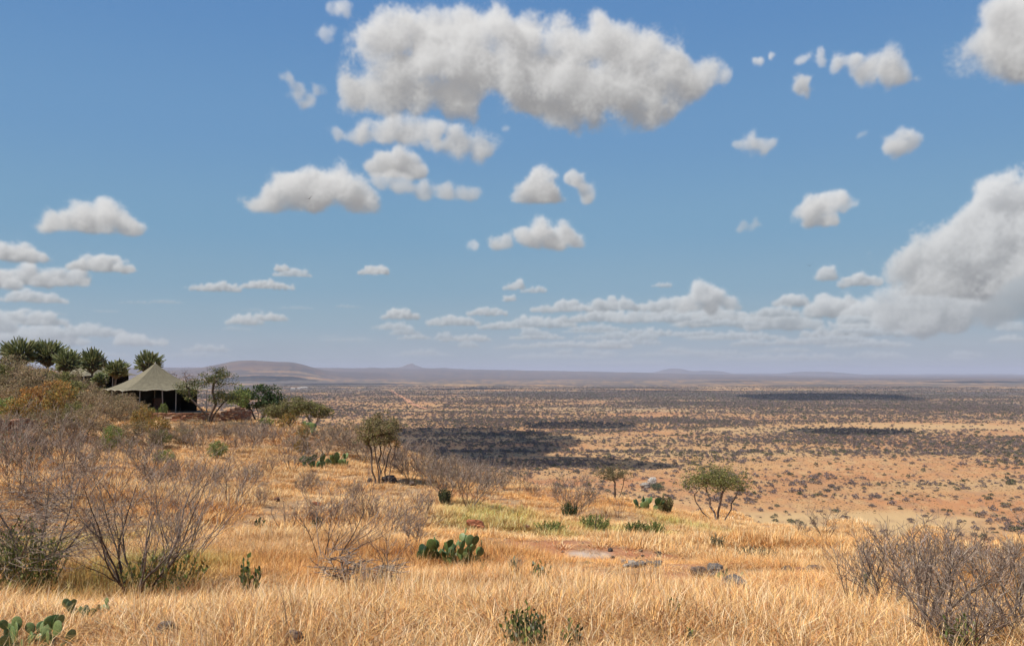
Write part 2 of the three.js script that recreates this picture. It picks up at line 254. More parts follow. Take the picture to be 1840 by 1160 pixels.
// bare ground patches on the hill: centre, half sizes, colour kind
const bare = [];
{ const add = (px, py, wpx, hpx, kind) => { const p = groundAt(px, py), q = groundAt(px, py - hpx), w = pixels(p, wpx); bare.push([p.x, p.z, w, Math.max(0.4, p.distanceTo(q)), kind]); };
  add(1052, 996, 50, 9, 'ash'); add(1020, 978, 110, 16, 'red'); add(1180, 1005, 100, 16, 'red'); add(1240, 1024, 70, 12, 'red'); add(900, 962, 90, 12, 'litter'); add(520, 905, 60, 14, 'litter'); add(1100, 1018, 150, 18, 'litter'); add(960, 975, 110, 14, 'litter'); add(1010, 1000, 150, 16, 'litter'); add(1220, 1036, 150, 14, 'litter'); add(1380, 1034, 90, 12, 'litter'); }
function bareAt(x, z, kind) { let m = 0; for (const [cx, cz, w, h, k] of bare) { if (kind && k !== kind) continue; const d = Math.hypot((x - cx) / w, (z - cz) / h) + 0.55 * n2(x * 0.9, z * 0.9, 3, 3); m = Math.max(m, 1 - smooth(0.6, 1.05, d)); } return m; }
// share of bush cover on the plain, 0..1
function bushCover(x, z) {
  const r = Math.hypot(x, z), warp = n2(x / 1300, z / 1300, 2, 15) * 500;
  let c = 0.36 + 1.35 * n2((x + warp) / 900, (z + warp * 0.6) / 420, 3, 13) + 0.55 * n2(x / 170, z / 130, 3, 17);
  c += 0.6 * Math.exp(-Math.pow(n2(x / 2200 + 3, z / 700, 2, 19) / 0.03, 2));    // drainage lines
  c += 0.25 * smooth(1500, 4200, r);
  return clamp(c);
}
// sandy, nearly bareflat below the hill on the right
const flat = (() => { const a = Math.atan((1560 - 920) / FOCAL), r = 760; return [r * Math.sin(a), -r * Math.cos(a)]; })();
const sandAt = (x, z) => 1 - smooth(0.55, 1.1, Math.hypot((x - flat[0] + 20) / 150, (z - flat[1]) / 70) + 0.5 * n2(x / 60, z / 40, 2, 21));

function buildGround() {
  const angles = [];
  for (let a = -180; a < 180;) { angles.push(a); const q = Math.abs(a); a += q < 33 ? 0.1 : q < 45 ? 0.6 : 3; }
  angles.push(180);
  const radii = [0.01]; for (let r = 1.2; r < 46000; r *= 1.0165) radii.push(r); radii.push(52000, 70000);
  const na = angles.length, nr = radii.length, pos = new Float32Array(na * nr * 3), color = new Float32Array(na * nr * 3), uv = new Float32Array(na * nr * 2), idx = [];
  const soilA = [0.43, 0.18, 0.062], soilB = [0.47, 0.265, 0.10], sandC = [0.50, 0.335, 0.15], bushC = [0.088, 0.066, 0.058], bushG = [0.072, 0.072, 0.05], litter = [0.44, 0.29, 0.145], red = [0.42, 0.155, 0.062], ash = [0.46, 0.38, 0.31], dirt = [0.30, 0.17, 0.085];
  const mix = (a, b, t) => [a[0] + (b[0] - a[0]) * t, a[1] + (b[1] - a[1]) * t, a[2] + (b[2] - a[2]) * t];
  for (let j = 0; j < nr; j++) for (let i = 0; i < na; i++) {
    const r = radii[j], a = angles[i] * Math.PI / 180, x = r * Math.sin(a), z = -r * Math.cos(a), y = heightAt(x, z), o = (j * na + i);
    pos[o * 3] = x; pos[o * 3 + 1] = y; pos[o * 3 + 2] = z; uv[o * 2] = x; uv[o * 2 + 1] = z;
    let c;
    if (r < 260) {
      c = mix(litter, dirt, clamp(0.5 + 0.9 * n2(x * 0.7, z * 0.7, 4, 31)));
      c = mix(c, red, 0.35 * smooth(0.05, 0.4, n2(x * 0.12, z * 0.12, 3, 33)));
      c = mix(c, mix(dirt, litter, 0.5), bareAt(x, z, 'litter') * 0.8);
      c = mix(c, mix(red, dirt, clamp(0.35 + 1.2 * n2(x * 1.6, z * 1.6, 3, 35))), bareAt(x, z, 'red'));
      c = mix(c, mix(ash, litter, clamp(0.15 + 0.8 * n2(x * 2.2, z * 2.2, 3, 37))), 0.8 * bareAt(x, z, 'ash'));
      c = mix(c, soilA, smooth(120, 260, r));
    } else {
      c = mix(soilA, soilB, clamp(0.5 + 1.1 * n2(x / 240, z / 160, 4, 41)));
      c = mix(c, sandC, 0.6 * smooth(0.0, 0.35, n2(x / 700 + 5, z / 260, 3, 43)));
      c = mix(c, sandC, 0.85 * sandAt(x, z));
      c = mix(c, mix(soilB, sandC, 0.7), 0.55 * smooth(0.0, 0.25, n2(x / 16, z / 22, 3, 51))); c = mix(c, [0.27, 0.15, 0.08], 0.5 * smooth(0.05, 0.3, n2(x / 9 + 40, z / 14, 3, 53)) * (1 - smooth(1200, 2600, r)));
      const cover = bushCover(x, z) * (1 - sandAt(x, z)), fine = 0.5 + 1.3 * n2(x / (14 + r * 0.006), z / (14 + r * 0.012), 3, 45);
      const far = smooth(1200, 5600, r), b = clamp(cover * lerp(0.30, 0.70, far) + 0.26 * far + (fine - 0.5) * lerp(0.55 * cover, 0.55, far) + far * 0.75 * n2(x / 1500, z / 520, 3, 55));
      const vf = smooth(11000, 14500, r);                   // the far hills are wooded; bush cover with its self-shadow is painted in, darker with camera distance; single bushes are built up to 7.5 km, beyond that their mottle is in the soil colour
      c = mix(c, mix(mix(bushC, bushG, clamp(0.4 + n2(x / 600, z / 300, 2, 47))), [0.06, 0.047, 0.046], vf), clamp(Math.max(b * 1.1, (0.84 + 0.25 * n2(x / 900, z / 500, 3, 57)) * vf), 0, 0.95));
    }
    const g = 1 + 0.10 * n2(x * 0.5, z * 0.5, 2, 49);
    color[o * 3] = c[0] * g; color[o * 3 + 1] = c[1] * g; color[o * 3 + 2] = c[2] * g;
  }
  for (let j = 0; j < nr - 1; j++) for (let i = 0; i < na - 1; i++) { const a = j * na + i, b = a + 1, c = a + na, d = c + 1; idx.push(a, b, c, b, d, c); }
  const g = new THREE.BufferGeometry();
  g.setAttribute('position', new THREE.BufferAttribute(pos, 3)); g.setAttribute('color', new THREE.BufferAttribute(color, 3)); g.setAttribute('uv', new THREE.BufferAttribute(uv, 2)); g.setIndex(idx); g.computeVertexNormals();
  // fine grit and litter relief
  const N = 512, h = new Float32Array(N * N * 4), rr = rng(9);
  for (let y = 0; y < N; y++) for (let x = 0; x < N; x++) { const v = 0.5 + 0.25 * noise3(x / 32 * 1.0, y / 32, 1) + 0.18 * noise3(x / 8, y / 8, 2) + 0.14 * (rr() - 0.5); const o = (y * N + x) * 4; h[o] = h[o + 1] = h[o + 2] = v; h[o + 3] = 1; }
  const bump = new THREE.DataTexture(h, N, N, THREE.RGBAFormat, THREE.FloatType); bump.wrapS = bump.wrapT = THREE.RepeatWrapping; bump.magFilter = THREE.LinearFilter; bump.repeat.set(0.4, 0.4); bump.needsUpdate = true;
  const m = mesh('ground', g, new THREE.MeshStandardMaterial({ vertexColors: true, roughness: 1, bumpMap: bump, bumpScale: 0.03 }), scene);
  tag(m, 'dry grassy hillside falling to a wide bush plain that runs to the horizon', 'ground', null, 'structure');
}
buildGround();

// ------------------------------------------------------------------ geometry collector
class GB {
  constructor() { this.p = []; this.c = []; this.i = []; }
  get empty() { return !this.i.length; }
  vert(x, y, z, c) { this.p.push(x, y, z); this.c.push(c[0], c[1], c[2]); return this.p.length / 3 - 1; }
  tube(a, b, ra, rb, c, sides = 3) {                      // tapered stick from a to b
    let dx = b[0] - a[0], dy = b[1] - a[1], dz = b[2] - a[2]; const l = Math.hypot(dx, dy, dz) || 1; dx /= l; dy /= l; dz /= l;
    let ux = Math.abs(dy) > 0.9 ? 1 : 0, uy = ux ? 0 : 1, px = dy * 0 - dz * uy, py = dz * ux - dx * 0, pz = dx * uy - dy * ux; const q = Math.hypot(px, py, pz); px /= q; py /= q; pz /= q;
    const qx = dy * pz - dz * py, qy = dz * px - dx * pz, qz = dx * py - dy * px, s = this.p.length / 3;
    for (let k = 0; k < sides; k++) { const t = k / sides * 6.28318, C = Math.cos(t), S = Math.sin(t); const ox = px * C + qx * S, oy = py * C + qy * S, oz = pz * C + qz * S; this.vert(a[0] + ox * ra, a[1] + oy * ra, a[2] + oz * ra, c); this.vert(b[0] + ox * rb, b[1] + oy * rb, b[2] + oz * rb, c); }
    for (let k = 0; k < sides; k++) { const A = s + 2 * k, B = s + 2 * ((k + 1) % sides); this.i.push(A, B, A + 1, B, B + 1, A + 1); }
  }
  leaf(x, y, z, dx, dy, dz, w, c, r) {                    // folded leaf from (x,y,z) along d, half width w
    const l = Math.hypot(dx, dy, dz) || 1; let ax = r() - 0.5, ay = r() - 0.5, az = r() - 0.5, k = (ax * dx + ay * dy + az * dz) / l / l; ax -= k * dx; ay -= k * dy; az -= k * dz; k = w / (Math.hypot(ax, ay, az) || 1);
    const m = 0.45, a = this.vert(x, y, z, c), b = this.vert(x + dx * m + ax * k, y + dy * m + ay * k, z + dz * m + az * k, c), d = this.vert(x + dx, y + dy, z + dz, c), e = this.vert(x + dx * m - ax * k, y + dy * m - ay * k, z + dz * m - az * k, c);
    this.i.push(a, b, d, a, d, e);
  }
  blade(x, z, h, w, lean, turn, c, y = 0) {               // bent grass blade
    const s = Math.sin(turn), C = Math.cos(turn), lx = lean * C, lz = lean * s, wx = -s * w, wz = C * w;
    const a = this.vert(x - wx, y, z - wz, c), b = this.vert(x + wx, y, z + wz, c), d = this.vert(x + lx * 0.35 - wx * 0.8, y + h * 0.62, z + lz * 0.35 - wz * 0.8, c), e = this.vert(x + lx * 0.35 + wx * 0.8, y + h * 0.62, z + lz * 0.35 + wz * 0.8, c), f = this.vert(x + lx, y + h, z + lz, c);
    this.i.push(a, b, d, b, e, d, d, e, f);
  }
  build() { const g = new THREE.BufferGeometry(); g.setAttribute('position', new THREE.Float32BufferAttribute(this.p, 3)); g.setAttribute('color', new THREE.Float32BufferAttribute(this.c, 3)); g.setIndex(this.i); g.computeVertexNormals(); return g; }
}
const vary = (c, r, a = 0.25) => { const k = 1 + (r() * 2 - 1) * a; return [c[0] * k * (1 + (r() - 0.5) * 0.12), c[1] * k, c[2] * k * (1 + (r() - 0.5) * 0.12)]; };
const pick = (list, r) => list[Math.floor(r() * list.length)];
const M = {
  wood: new THREE.MeshStandardMaterial({ vertexColors: true, roughness: 0.95, side: THREE.DoubleSide }),
  leaf: new THREE.MeshPhysicalMaterial({ vertexColors: true, roughness: 0.9, side: THREE.DoubleSide, specularIntensity: 0.4, transmission: 0.32, thickness: 0 }),
  grass: new THREE.MeshPhysicalMaterial({ vertexColors: true, roughness: 0.8, side: THREE.DoubleSide, specularIntensity: 0.4 }),
  cactus: new THREE.MeshStandardMaterial({ vertexColors: true, roughness: 0.55 }),
};
const BARK = [[0.15, 0.105, 0.075], [0.20, 0.145, 0.105], [0.085, 0.058, 0.042], [0.27, 0.205, 0.155]];
const TWIG = [[0.33, 0.245, 0.185], [0.22, 0.16, 0.115], [0.42, 0.335, 0.265], [0.16, 0.11, 0.08]];

// ------------------------------------------------------------------ bare thorn shrub: stems, each with its twigs
// o: h height, spread (sideways share), stems, dense 0..1, lean [x, z], tr twig radius, flat (crown spreads level), leaves
function shrubParts(seed, o) {
  const r = rng(seed), out = [], { h, spread = 0.7, stems = 8, dense = 1, lean = [0, 0], tr = 0.004, flat = 0, sr = 0.016, leaf = null, leafN = 0, leafSize = 0.03 } = o;
  const leaves = new GB(), thin = o.thin ?? 0.72;
  for (let s = 0; s < stems; s++) {
    const stem = new GB(), twigs = new GB(), az = (s + r() * 0.9) / stems * 6.2832, tilt = spread * (0.25 + 0.75 * Math.sqrt(r())), L0 = h * (0.55 + 0.42 * r());
    const grow = (x, y, z, dx, dy, dz, L, rad, level) => {
      const n = level === 0 ? 9 : level === 1 ? 6 : level === 2 ? 4 : 2, st = L / n, bark = level < 2 ? vary(pick(BARK, r), r) : vary(pick(TWIG, r), r, 0.3), out_ = level < 2 ? stem : twigs;
      let rr = rad;
      for (let i = 0; i < n; i++) {
        const wig = level < 2 ? 0.30 : 0.36; dx += (r() - 0.5) * wig + lean[0] * 0.05; dz += (r() - 0.5) * wig + lean[1] * 0.05; dy += (r() - 0.5) * wig + (flat ? -flat * 0.10 * (i / n) : 0.035);
        const q = 1 / Math.hypot(dx, dy, dz); dx *= q; dy *= q; dz *= q;
        const nx = x + dx * st, ny = Math.max(0.02, y + dy * st), nz = z + dz * st, r2 = Math.max(tr * 0.6, rad * (1 - 0.8 * (i + 1) / n));
        out_.tube([x, y, z], [nx, ny, nz], rr, r2, bark, level === 0 ? 5 : 3);
        x = nx; y = ny; z = nz; rr = r2;
        if (level < 3 && (level > 0 || i > 1)) {
          const k = dense * thin * (level === 0 ? 1.2 : level === 1 ? 1.15 : 1.0), m = Math.floor(k + r());
          for (let b = 0; b < m; b++) {
            const a = r() * 6.2832, sp = 0.55 + 0.55 * r(); let bx = dx + Math.cos(a) * sp, by = dy + (r() - 0.35) * sp * 0.9, bz = dz + Math.sin(a) * sp;
            if (flat) by *= 1 - 0.5 * flat;
            const bq = 1 / Math.hypot(bx, by, bz), bl = level === 0 ? (L * (1 - i / n) * 0.6 + h * 0.14) * (0.6 + 0.6 * r()) : L * (0.34 + 0.34 * r());
            grow(x, y, z, bx * bq, by * bq, bz * bq, bl, level === 0 ? Math.max(tr * 1.5, rr * 0.62) : level === 1 ? tr * 1.25 : tr, level + 1);
          }
        }
        if (leaf && level >= 2 && r() < leafN) { const c = vary(pick(leaf, r), r), ls = leafSize * (0.6 + 0.8 * r()); leaves.leaf(x, y, z, (r() - 0.5) * ls * 2, (r() - 0.2) * ls * 2, (r() - 0.5) * ls * 2, ls * 0.5, c, r); }
      }
    };
    const b = 0.10 * h * (0.3 + 0.5 * r()) * (0.3 + spread);
    grow(Math.cos(az) * b * 0.6, -0.12, Math.sin(az) * b * 0.6, Math.cos(az) * tilt + lean[0] * 0.5, 1, Math.sin(az) * tilt + lean[1] * 0.5, L0, sr * (0.5 + 0.5 * r()), 0);
    out.push([stem.build(), twigs.empty ? null : twigs.build()]);
  }
  return { stems: out, leaves: leaves.empty ? null : leaves.build() };
}
function shrubThing(name, parts, label, category, group) {
  const t = thing(name, label, category, group);
  for (const [s, w] of parts.stems) { const m = mesh('stem', s, M.wood, t); if (w) mesh('twigs', w, M.wood, m).userData.kind = 'stuff'; }
  if (parts.leaves) mesh('foliage', parts.leaves, M.leaf, t).userData.kind = 'stuff';
  return t;
}
function put(o, p, turn = 0, s = 1, sink = 0) { o.position.set(p.x, p.y - sink, p.z); o.rotation.y = turn; if (typeof s === 'number') o.scale.setScalar(s); else o.scale.set(...s); return o; }

// ------------------------------------------------------------------ tree grown towards points of its crown
// trunks: [[ [x,y,z], ... ], ...]; targets: [[x,y,z]...]; returns wood geometries per trunk and leaf geometry
function treeParts(seed, trunks, targets, o) {
  const r = rng(seed), { tip = 0.012, power = 0.46, bark = BARK, leaf, clump = 0.3, perClump = 40, size = 0.05, width = 0.4, up = 0.3, trunkMin = 0 } = o;
  const nodes = [];                                       // {p, parent, count, trunk}
  trunks.forEach((line, t) => { let parent = -1; line.forEach((p) => { nodes.push({ p, parent, count: 0, trunk: t }); parent = nodes.length - 1; }); });
  const order = targets.map((q) => [q, Math.min(...nodes.map((n) => Math.hypot(q[0] - n.p[0], q[1] - n.p[1], q[2] - n.p[2])))]).sort((a, b) => a[1] - b[1]).map((x) => x[0]);
  const leaves = new GB();
  for (const q of order) {
    let best = 0, bd = 1e9;
    nodes.forEach((n, i) => { if (n.parent < 0) return; const d = Math.hypot(q[0] - n.p[0], q[1] - n.p[1], q[2] - n.p[2]) + (n.p[1] > q[1] ? (n.p[1] - q[1]) * 0.8 : 0); if (d < bd) { bd = d; best = i; } });
    const a = nodes[best].p, len = Math.hypot(q[0] - a[0], q[1] - a[1], q[2] - a[2]), n = Math.max(2, Math.min(6, Math.round(len / 0.25)));
    let parent = best;
    for (let i = 1; i <= n; i++) { const t = i / n, j = (1 - t) * len * 0.16, b = Math.sin(t * Math.PI) * len * 0.12 * up; nodes.push({ p: [lerp(a[0], q[0], t) + (r() - 0.5) * j, lerp(a[1], q[1], t) + (r() - 0.5) * j + b, lerp(a[2], q[2], t) + (r() - 0.5) * j], parent, count: 0, trunk: nodes[best].trunk }); parent = nodes.length - 1; }
    for (let k = parent; k >= 0; k = nodes[k].parent) nodes[k].count++;
    if (leaf) for (let i = 0; i < perClump; i++) {
      const c = vary(pick(leaf, r), r, 0.3), a1 = r() * 6.2832, e = (r() * 2 - 1), d = clump * Math.cbrt(r()), x = q[0] + Math.cos(a1) * Math.sqrt(1 - e * e) * d, y = q[1] + e * d * (o.flatClump ?? 0.7), z = q[2] + Math.sin(a1) * Math.sqrt(1 - e * e) * d, s = size * (0.5 + r());
      leaves.leaf(x, y, z, (r() - 0.5) * 2 * s, (r() - 0.35) * 1.6 * s, (r() - 0.5) * 2 * s, s * width, c, r);
    }
  }
  const wood = trunks.map(() => new GB()), tones = trunks.map(() => vary(pick(bark, r), r, 0.1));
  nodes.forEach((n) => { if (n.parent < 0) return; const m = nodes[n.parent], ra = Math.max(trunkMin * 0, tip * Math.pow(Math.max(1, m.count), power)), rb = tip * Math.pow(Math.max(1, n.count), power); wood[n.trunk].tube(m.p, n.p, Math.min(ra, rb * 1.6), rb, vary(tones[n.trunk], r, 0.12), rb > 0.03 ? 7 : rb > 0.015 ? 5 : 3); });
  return { wood: wood.filter((w) => !w.empty).map((w) => w.build()), leaves: leaves.empty ? null : leaves.build() };
}
function treeThing(name, parts, label, category, group) {
  const t = thing(name, label, category, group);
  for (const w of parts.wood) mesh('trunk', w, M.wood, t);
  if (parts.leaves) mesh('crown', parts.leaves, M.leaf, t).userData.kind = 'stuff';
  return t;
}
// points in a lumpy ellipsoid crown; flatTop > 0 keeps points to the upper side
function crownPoints(r, n, c, rad, { shell = 0.55, minY = -1, lumps = 0.35, seed = 1 } = {}) {
  const out = [];
  for (let g = 0; out.length < n && g < n * 40; g++) {
    const a = r() * 6.2832, e = r() * 2 - 1, q = Math.sqrt(1 - e * e), k = (shell + (1 - shell) * r()) * (1 + lumps * noise3(Math.cos(a) * q * 2 + seed * 7.1, e * 2, Math.sin(a) * q * 2));
    if (e * k < minY) continue;
    out.push([c[0] + Math.cos(a) * q * k * rad[0], c[1] + e * k * rad[1], c[2] + Math.sin(a) * q * k * rad[2]]);
  }
  return out;
}
function line(a, b, n, r, wig) { const o = []; for (let i = 0; i <= n; i++) { const t = i / n, w = i && i < n ? wig : 0; o.push([lerp(a[0], b[0], t) + (r() - 0.5) * w, lerp(a[1], b[1], t) + (r() - 0.5) * w * 0.5, lerp(a[2], b[2], t) + (r() - 0.5) * w]); } return o; }

// ------------------------------------------------------------------ leafy bush: short stems and a crown of small leaves
function bushParts(seed, { h, w, leaf, perClump = 34, clumps = 70, size = 0.06, clump = 0.28, stems = 4, tip = 0.008, minY = -0.75, shell = 0.5, bark = BARK, width = 0.45, lift = 0.5 }) {
  const r = rng(seed), trunks = [];
  for (let i = 0; i < stems; i++) { const a = (i + r()) / stems * 6.2832, d = w * 0.18; trunks.push(line([Math.cos(a) * 0.05, -0.15, Math.sin(a) * 0.05], [Math.cos(a) * d, h * (0.25 + 0.2 * r()), Math.sin(a) * d], 3, r, 0.08)); }
  return treeParts(seed + 1, trunks, crownPoints(r, clumps, [0, h * lift, 0], [w / 2, h * (1 - lift), w / 2], { minY, shell, seed }), { leaf, clump, perClump, size, tip, bark, width });
}

// ------------------------------------------------------------------ prickly pear: every pad a part
const padGeo = (() => { const out = []; for (let v = 0; v < 3; v++) { const g = new THREE.SphereGeometry(0.5, 12, 8), p = g.attributes.position; for (let i = 0; i < p.count; i++) { const x = p.getX(i), y = p.getY(i), z = p.getZ(i), k = 0.78 + 0.34 * smooth(-0.5, 0.25, y); p.setXYZ(i, x * k * (0.86 + v * 0.06), y + 0.5, z * 0.17 * (1 + 0.3 * noise3(x * 3, y * 3, v))); } g.computeVertexNormals(); out.push(g); } return out; })();
const padTones = [[0.115, 0.185, 0.055], [0.145, 0.215, 0.075], [0.085, 0.145, 0.05], [0.185, 0.235, 0.085]];
const padMats = (() => { const N = 128, d = new Uint8Array(N * N * 4), r = rng(31); for (let i = 0; i < N * N; i++) { const x = i % N, y = (i / N) | 0, v = 0.86 + 0.22 * noise3(x / 14, y / 14, 4) + 0.10 * (r() - 0.5), dot = ((x % 16) - 8) ** 2 + (((y + (((x / 16) | 0) % 2) * 8) % 16) - 8) ** 2 < 3 ? 1.35 : 1, q = Math.min(255, v * dot * 190); d.set([q, q, q * 0.95, 255], i * 4); }
  const t = new THREE.DataTexture(d, N, N); t.wrapS = t.wrapT = THREE.RepeatWrapping; t.repeat.set(2, 2); t.magFilter = THREE.LinearFilter; t.colorSpace = THREE.SRGBColorSpace; t.needsUpdate = true;
  return padTones.map((c) => new THREE.MeshStandardMaterial({ color: col(c[0] * 2.3, c[1] * 2.3, c[2] * 2.3), map: t, roughness: 0.5 })); })();
function pricklyPear(seed, label, p, { w, h, pads = 26, pad = 0.24, tones = [0, 1, 2], group }) {
  const r = rng(seed), t = thing('prickly_pear', label, 'cactus', group), tips = [];
  const Y = new THREE.Vector3(0, 1, 0);
  for (let i = 0; i < pads; i++) {
    const m = mesh('pad', pick(padGeo, r), padMats[pick(tones, r)], t), s = pad * (0.75 + 0.5 * r());
    let base, dir;
    if (i < pads * 0.45 || !tips.length) { const a = r() * 6.2832, d = w / 2 * Math.sqrt(r()) * 0.8; base = new THREE.Vector3(Math.cos(a) * d, -0.03 + h * 0.25 * r() * (1 - d / w), Math.sin(a) * d); dir = new THREE.Vector3(Math.cos(a) * d / w * 1.4 + (r() - 0.5) * 0.5, 1, Math.sin(a) * d / w * 1.4 + (r() - 0.5) * 0.5); }
    else { const q = pick(tips, r); base = q[0].clone(); dir = q[1].clone().add(new THREE.Vector3((r() - 0.5) * 1.1, 0.25 + 0.3 * r(), (r() - 0.5) * 1.1)); if (base.y > h - s * 0.8) { base.y *= 0.6; } }
    dir.normalize(); m.position.copy(base); m.quaternion.setFromUnitVectors(Y, dir).multiply(new THREE.Quaternion().setFromAxisAngle(Y, r() * 6.2832)); m.scale.set(s, s * 1.25, s);
    tips.push([base.clone().addScaledVector(dir, s * 1.15), dir]);
  }
  return put(t, p, 0);
}

// ------------------------------------------------------------------ candelabra euphorbia
function euphorbiaParts(seed, { h, w, trunk, arms = 70, rad = 0.07 }) {
  const r = rng(seed), wood = new GB(), crown = new GB(), top = trunk, green = [[0.21, 0.23, 0.07], [0.27, 0.28, 0.10], [0.40, 0.40, 0.19], [0.14, 0.16, 0.055]];
  let p = [0, -0.2, 0]; for (let i = 1; i <= 4; i++) { const q = [p[0] + (r() - 0.5) * 0.12, top * i / 4, p[2] + (r() - 0.5) * 0.12]; wood.tube(p, q, 0.16 - 0.012 * i, 0.15 - 0.012 * i, vary([0.15, 0.12, 0.09], r, 0.1), 8); p = q; }
  const C = [p[0], trunk + (h - trunk) * 0.45, p[2]], RX = w / 2, RY = (h - trunk) * 0.48;
  for (let i = 0; i < arms; i++) {                         // arms rise from inside the head and end on its rounded outside
    const a = r() * 6.2832, e = -0.78 + 1.78 * Math.pow(r(), 0.9), q = Math.sqrt(Math.max(0, 1 - e * e)), k = (0.82 + 0.3 * r()) * (1 + 0.3 * noise3(Math.cos(a) * q * 1.6 + seed, e * 1.6, Math.sin(a) * q * 1.6)), c = vary(pick(green, r), r, 0.2);
    const at = (f, up) => [C[0] + Math.cos(a) * q * RX * f, C[1] + e * RY * f + up * RY, C[2] + Math.sin(a) * q * RX * f], inner = 0.45 + 0.3 * r(), from = at(inner * k, -0.06), midp = at((inner + 0.18) * k, -0.03), tip = at((inner + 0.36) * k, 0.07);
    if (i % 3 === 0) wood.tube([p[0], p[1] - 0.05, p[2]], from, 0.06, 0.045, vary([0.12, 0.10, 0.06], r, 0.1), 4);
    let o = from; for (let s = 1; s <= 4; s++) { const t = s / 4, B = (u) => (1 - t) * (1 - t) * from[u] + 2 * t * (1 - t) * midp[u] + t * t * tip[u], nx = [B(0), B(1), B(2)]; crown.tube(o, nx, rad, s === 4 ? rad * 0.6 : rad, vary(c, r, 0.1), 4); o = nx; }
  }
  return { wood: [wood.build()], leaves: crown.build() };
}

// ------------------------------------------------------------------ rocks
const rockGeos = (() => { const out = []; for (let v = 0; v < 6; v++) { const g = new THREE.IcosahedronGeometry(0.5, 4), p = g.attributes.position; for (let i = 0; i < p.count; i++) { let x = p.getX(i), y = p.getY(i), z = p.getZ(i); const cut = Math.max(Math.abs(x * 0.9 + y * 0.2), Math.abs(y), Math.abs(z * 0.95 - x * 0.3)), k = lerp(1, 0.42 / (cut + 0.05), 0.55) * (1 + 0.30 * noise3(x * 2.2 + v * 9, y * 2.2, z * 2.2) + 0.14 * noise3(x * 6 + v * 9, y * 6, z * 6) + 0.05 * noise3(x * 15, y * 15 + v, z * 15)); p.setXYZ(i, x * k, y * k, z * k); } g.computeVertexNormals(); out.push(g); } return out; })();
function stoneTexture(seed) { const N = 256, d = new Uint8Array(N * N * 4), r = rng(seed); for (let i = 0; i < N * N; i++) { const x = i % N, y = (i / N) | 0, v = 0.78 + 0.3 * noise3(x / 40, y / 40, seed) + 0.22 * noise3(x / 11, y / 11, seed + 3) + 0.14 * (r() - 0.5), l = noise3(x / 22 + 9, y / 22, seed + 6) > 0.42 ? 1.2 : 1; const q = clamp(v * l, 0, 1.25) * 200; d.set([q, q, q, 255], i * 4); } const t = new THREE.DataTexture(d, N, N); t.wrapS = t.wrapT = THREE.RepeatWrapping; t.magFilter = THREE.LinearFilter; t.colorSpace = THREE.SRGBColorSpace; t.needsUpdate = true; return t; }
const stoneTex = stoneTexture(61);
const stoneMat = (r, g, b) => new THREE.MeshStandardMaterial({ color: col(r * 1.9, g * 1.9, b * 1.9), map: stoneTex, roughness: 0.95 });
const ROCK = { brown: stoneMat(0.19, 0.13, 0.095), grey: stoneMat(0.20, 0.165, 0.135), dark: stoneMat(0.085, 0.065, 0.055), red: stoneMat(0.44, 0.15, 0.065), pale: stoneMat(0.42, 0.36, 0.29), rust: stoneMat(0.25, 0.115, 0.065) };
function rock(seed, label, p, size, mat, turn = 0, group, sink = 0.15) { const m = mesh('rock', rockGeos[seed % 6], mat, scene); tag(m, label, 'rock', group); m.position.set(p.x, p.y + size[1] * (0.5 - sink), p.z); m.rotation.set((seed * 0.37 % 0.5) - 0.25, turn, (seed * 0.53 % 0.4) - 0.2); m.scale.set(size[0], size[1], size[2]); return m; }

// ================================================================== the camp on the hill
const viewFrame = (p) => { const v = new THREE.Vector3(p.x, 0, p.z).normalize(); return { v, r: new THREE.Vector3(-v.z, 0, v.x) }; };
const canvasTex = (() => { const N = 256, d = new Uint8Array(N * N * 4), r = rng(8); for (let i = 0; i < N * N; i++) { const x = i % N, y = (i / N) | 0, v = 0.88 + 0.10 * noise3(x / 50, y / 50, 1) + 0.06 * noise3(x / 9, y / 70, 2) + 0.05 * (r() - 0.5) - (x % 64 < 1 ? 0.12 : 0); const q = clamp(v) * 240; d.set([q, q, q, 255], i * 4); } const t = new THREE.DataTexture(d, N, N); t.wrapS = t.wrapT = THREE.RepeatWrapping; t.magFilter = THREE.LinearFilter; t.colorSpace = THREE.SRGBColorSpace; t.needsUpdate = true; return t; })();
const canvasMat = new THREE.MeshStandardMaterial({ color: col(0.265, 0.225, 0.135), map: canvasTex, roughness: 0.85, side: THREE.DoubleSide });
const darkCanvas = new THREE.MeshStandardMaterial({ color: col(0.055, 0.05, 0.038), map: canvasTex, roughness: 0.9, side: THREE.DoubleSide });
const trimMat = new THREE.MeshStandardMaterial({ color: col(0.42, 0.38, 0.28), roughness: 0.8, side: THREE.DoubleSide });
const poleMat = new THREE.MeshStandardMaterial({ color: col(0.34, 0.30, 0.24), roughness: 0.7 });
const plankMats = [0.9, 1, 1.12].map((k) => new THREE.MeshStandardMaterial({ color: col(0.26 * k, 0.23 * k, 0.19 * k), map: stoneTex, roughness: 0.85 }));
const woodRed = new THREE.MeshStandardMaterial({ color: col(0.30, 0.12, 0.06), map: stoneTex, roughness: 0.7 });
const greenTrim = new THREE.MeshStandardMaterial({ color: col(0.30, 0.31, 0.17), roughness: 0.8, map: canvasTex });
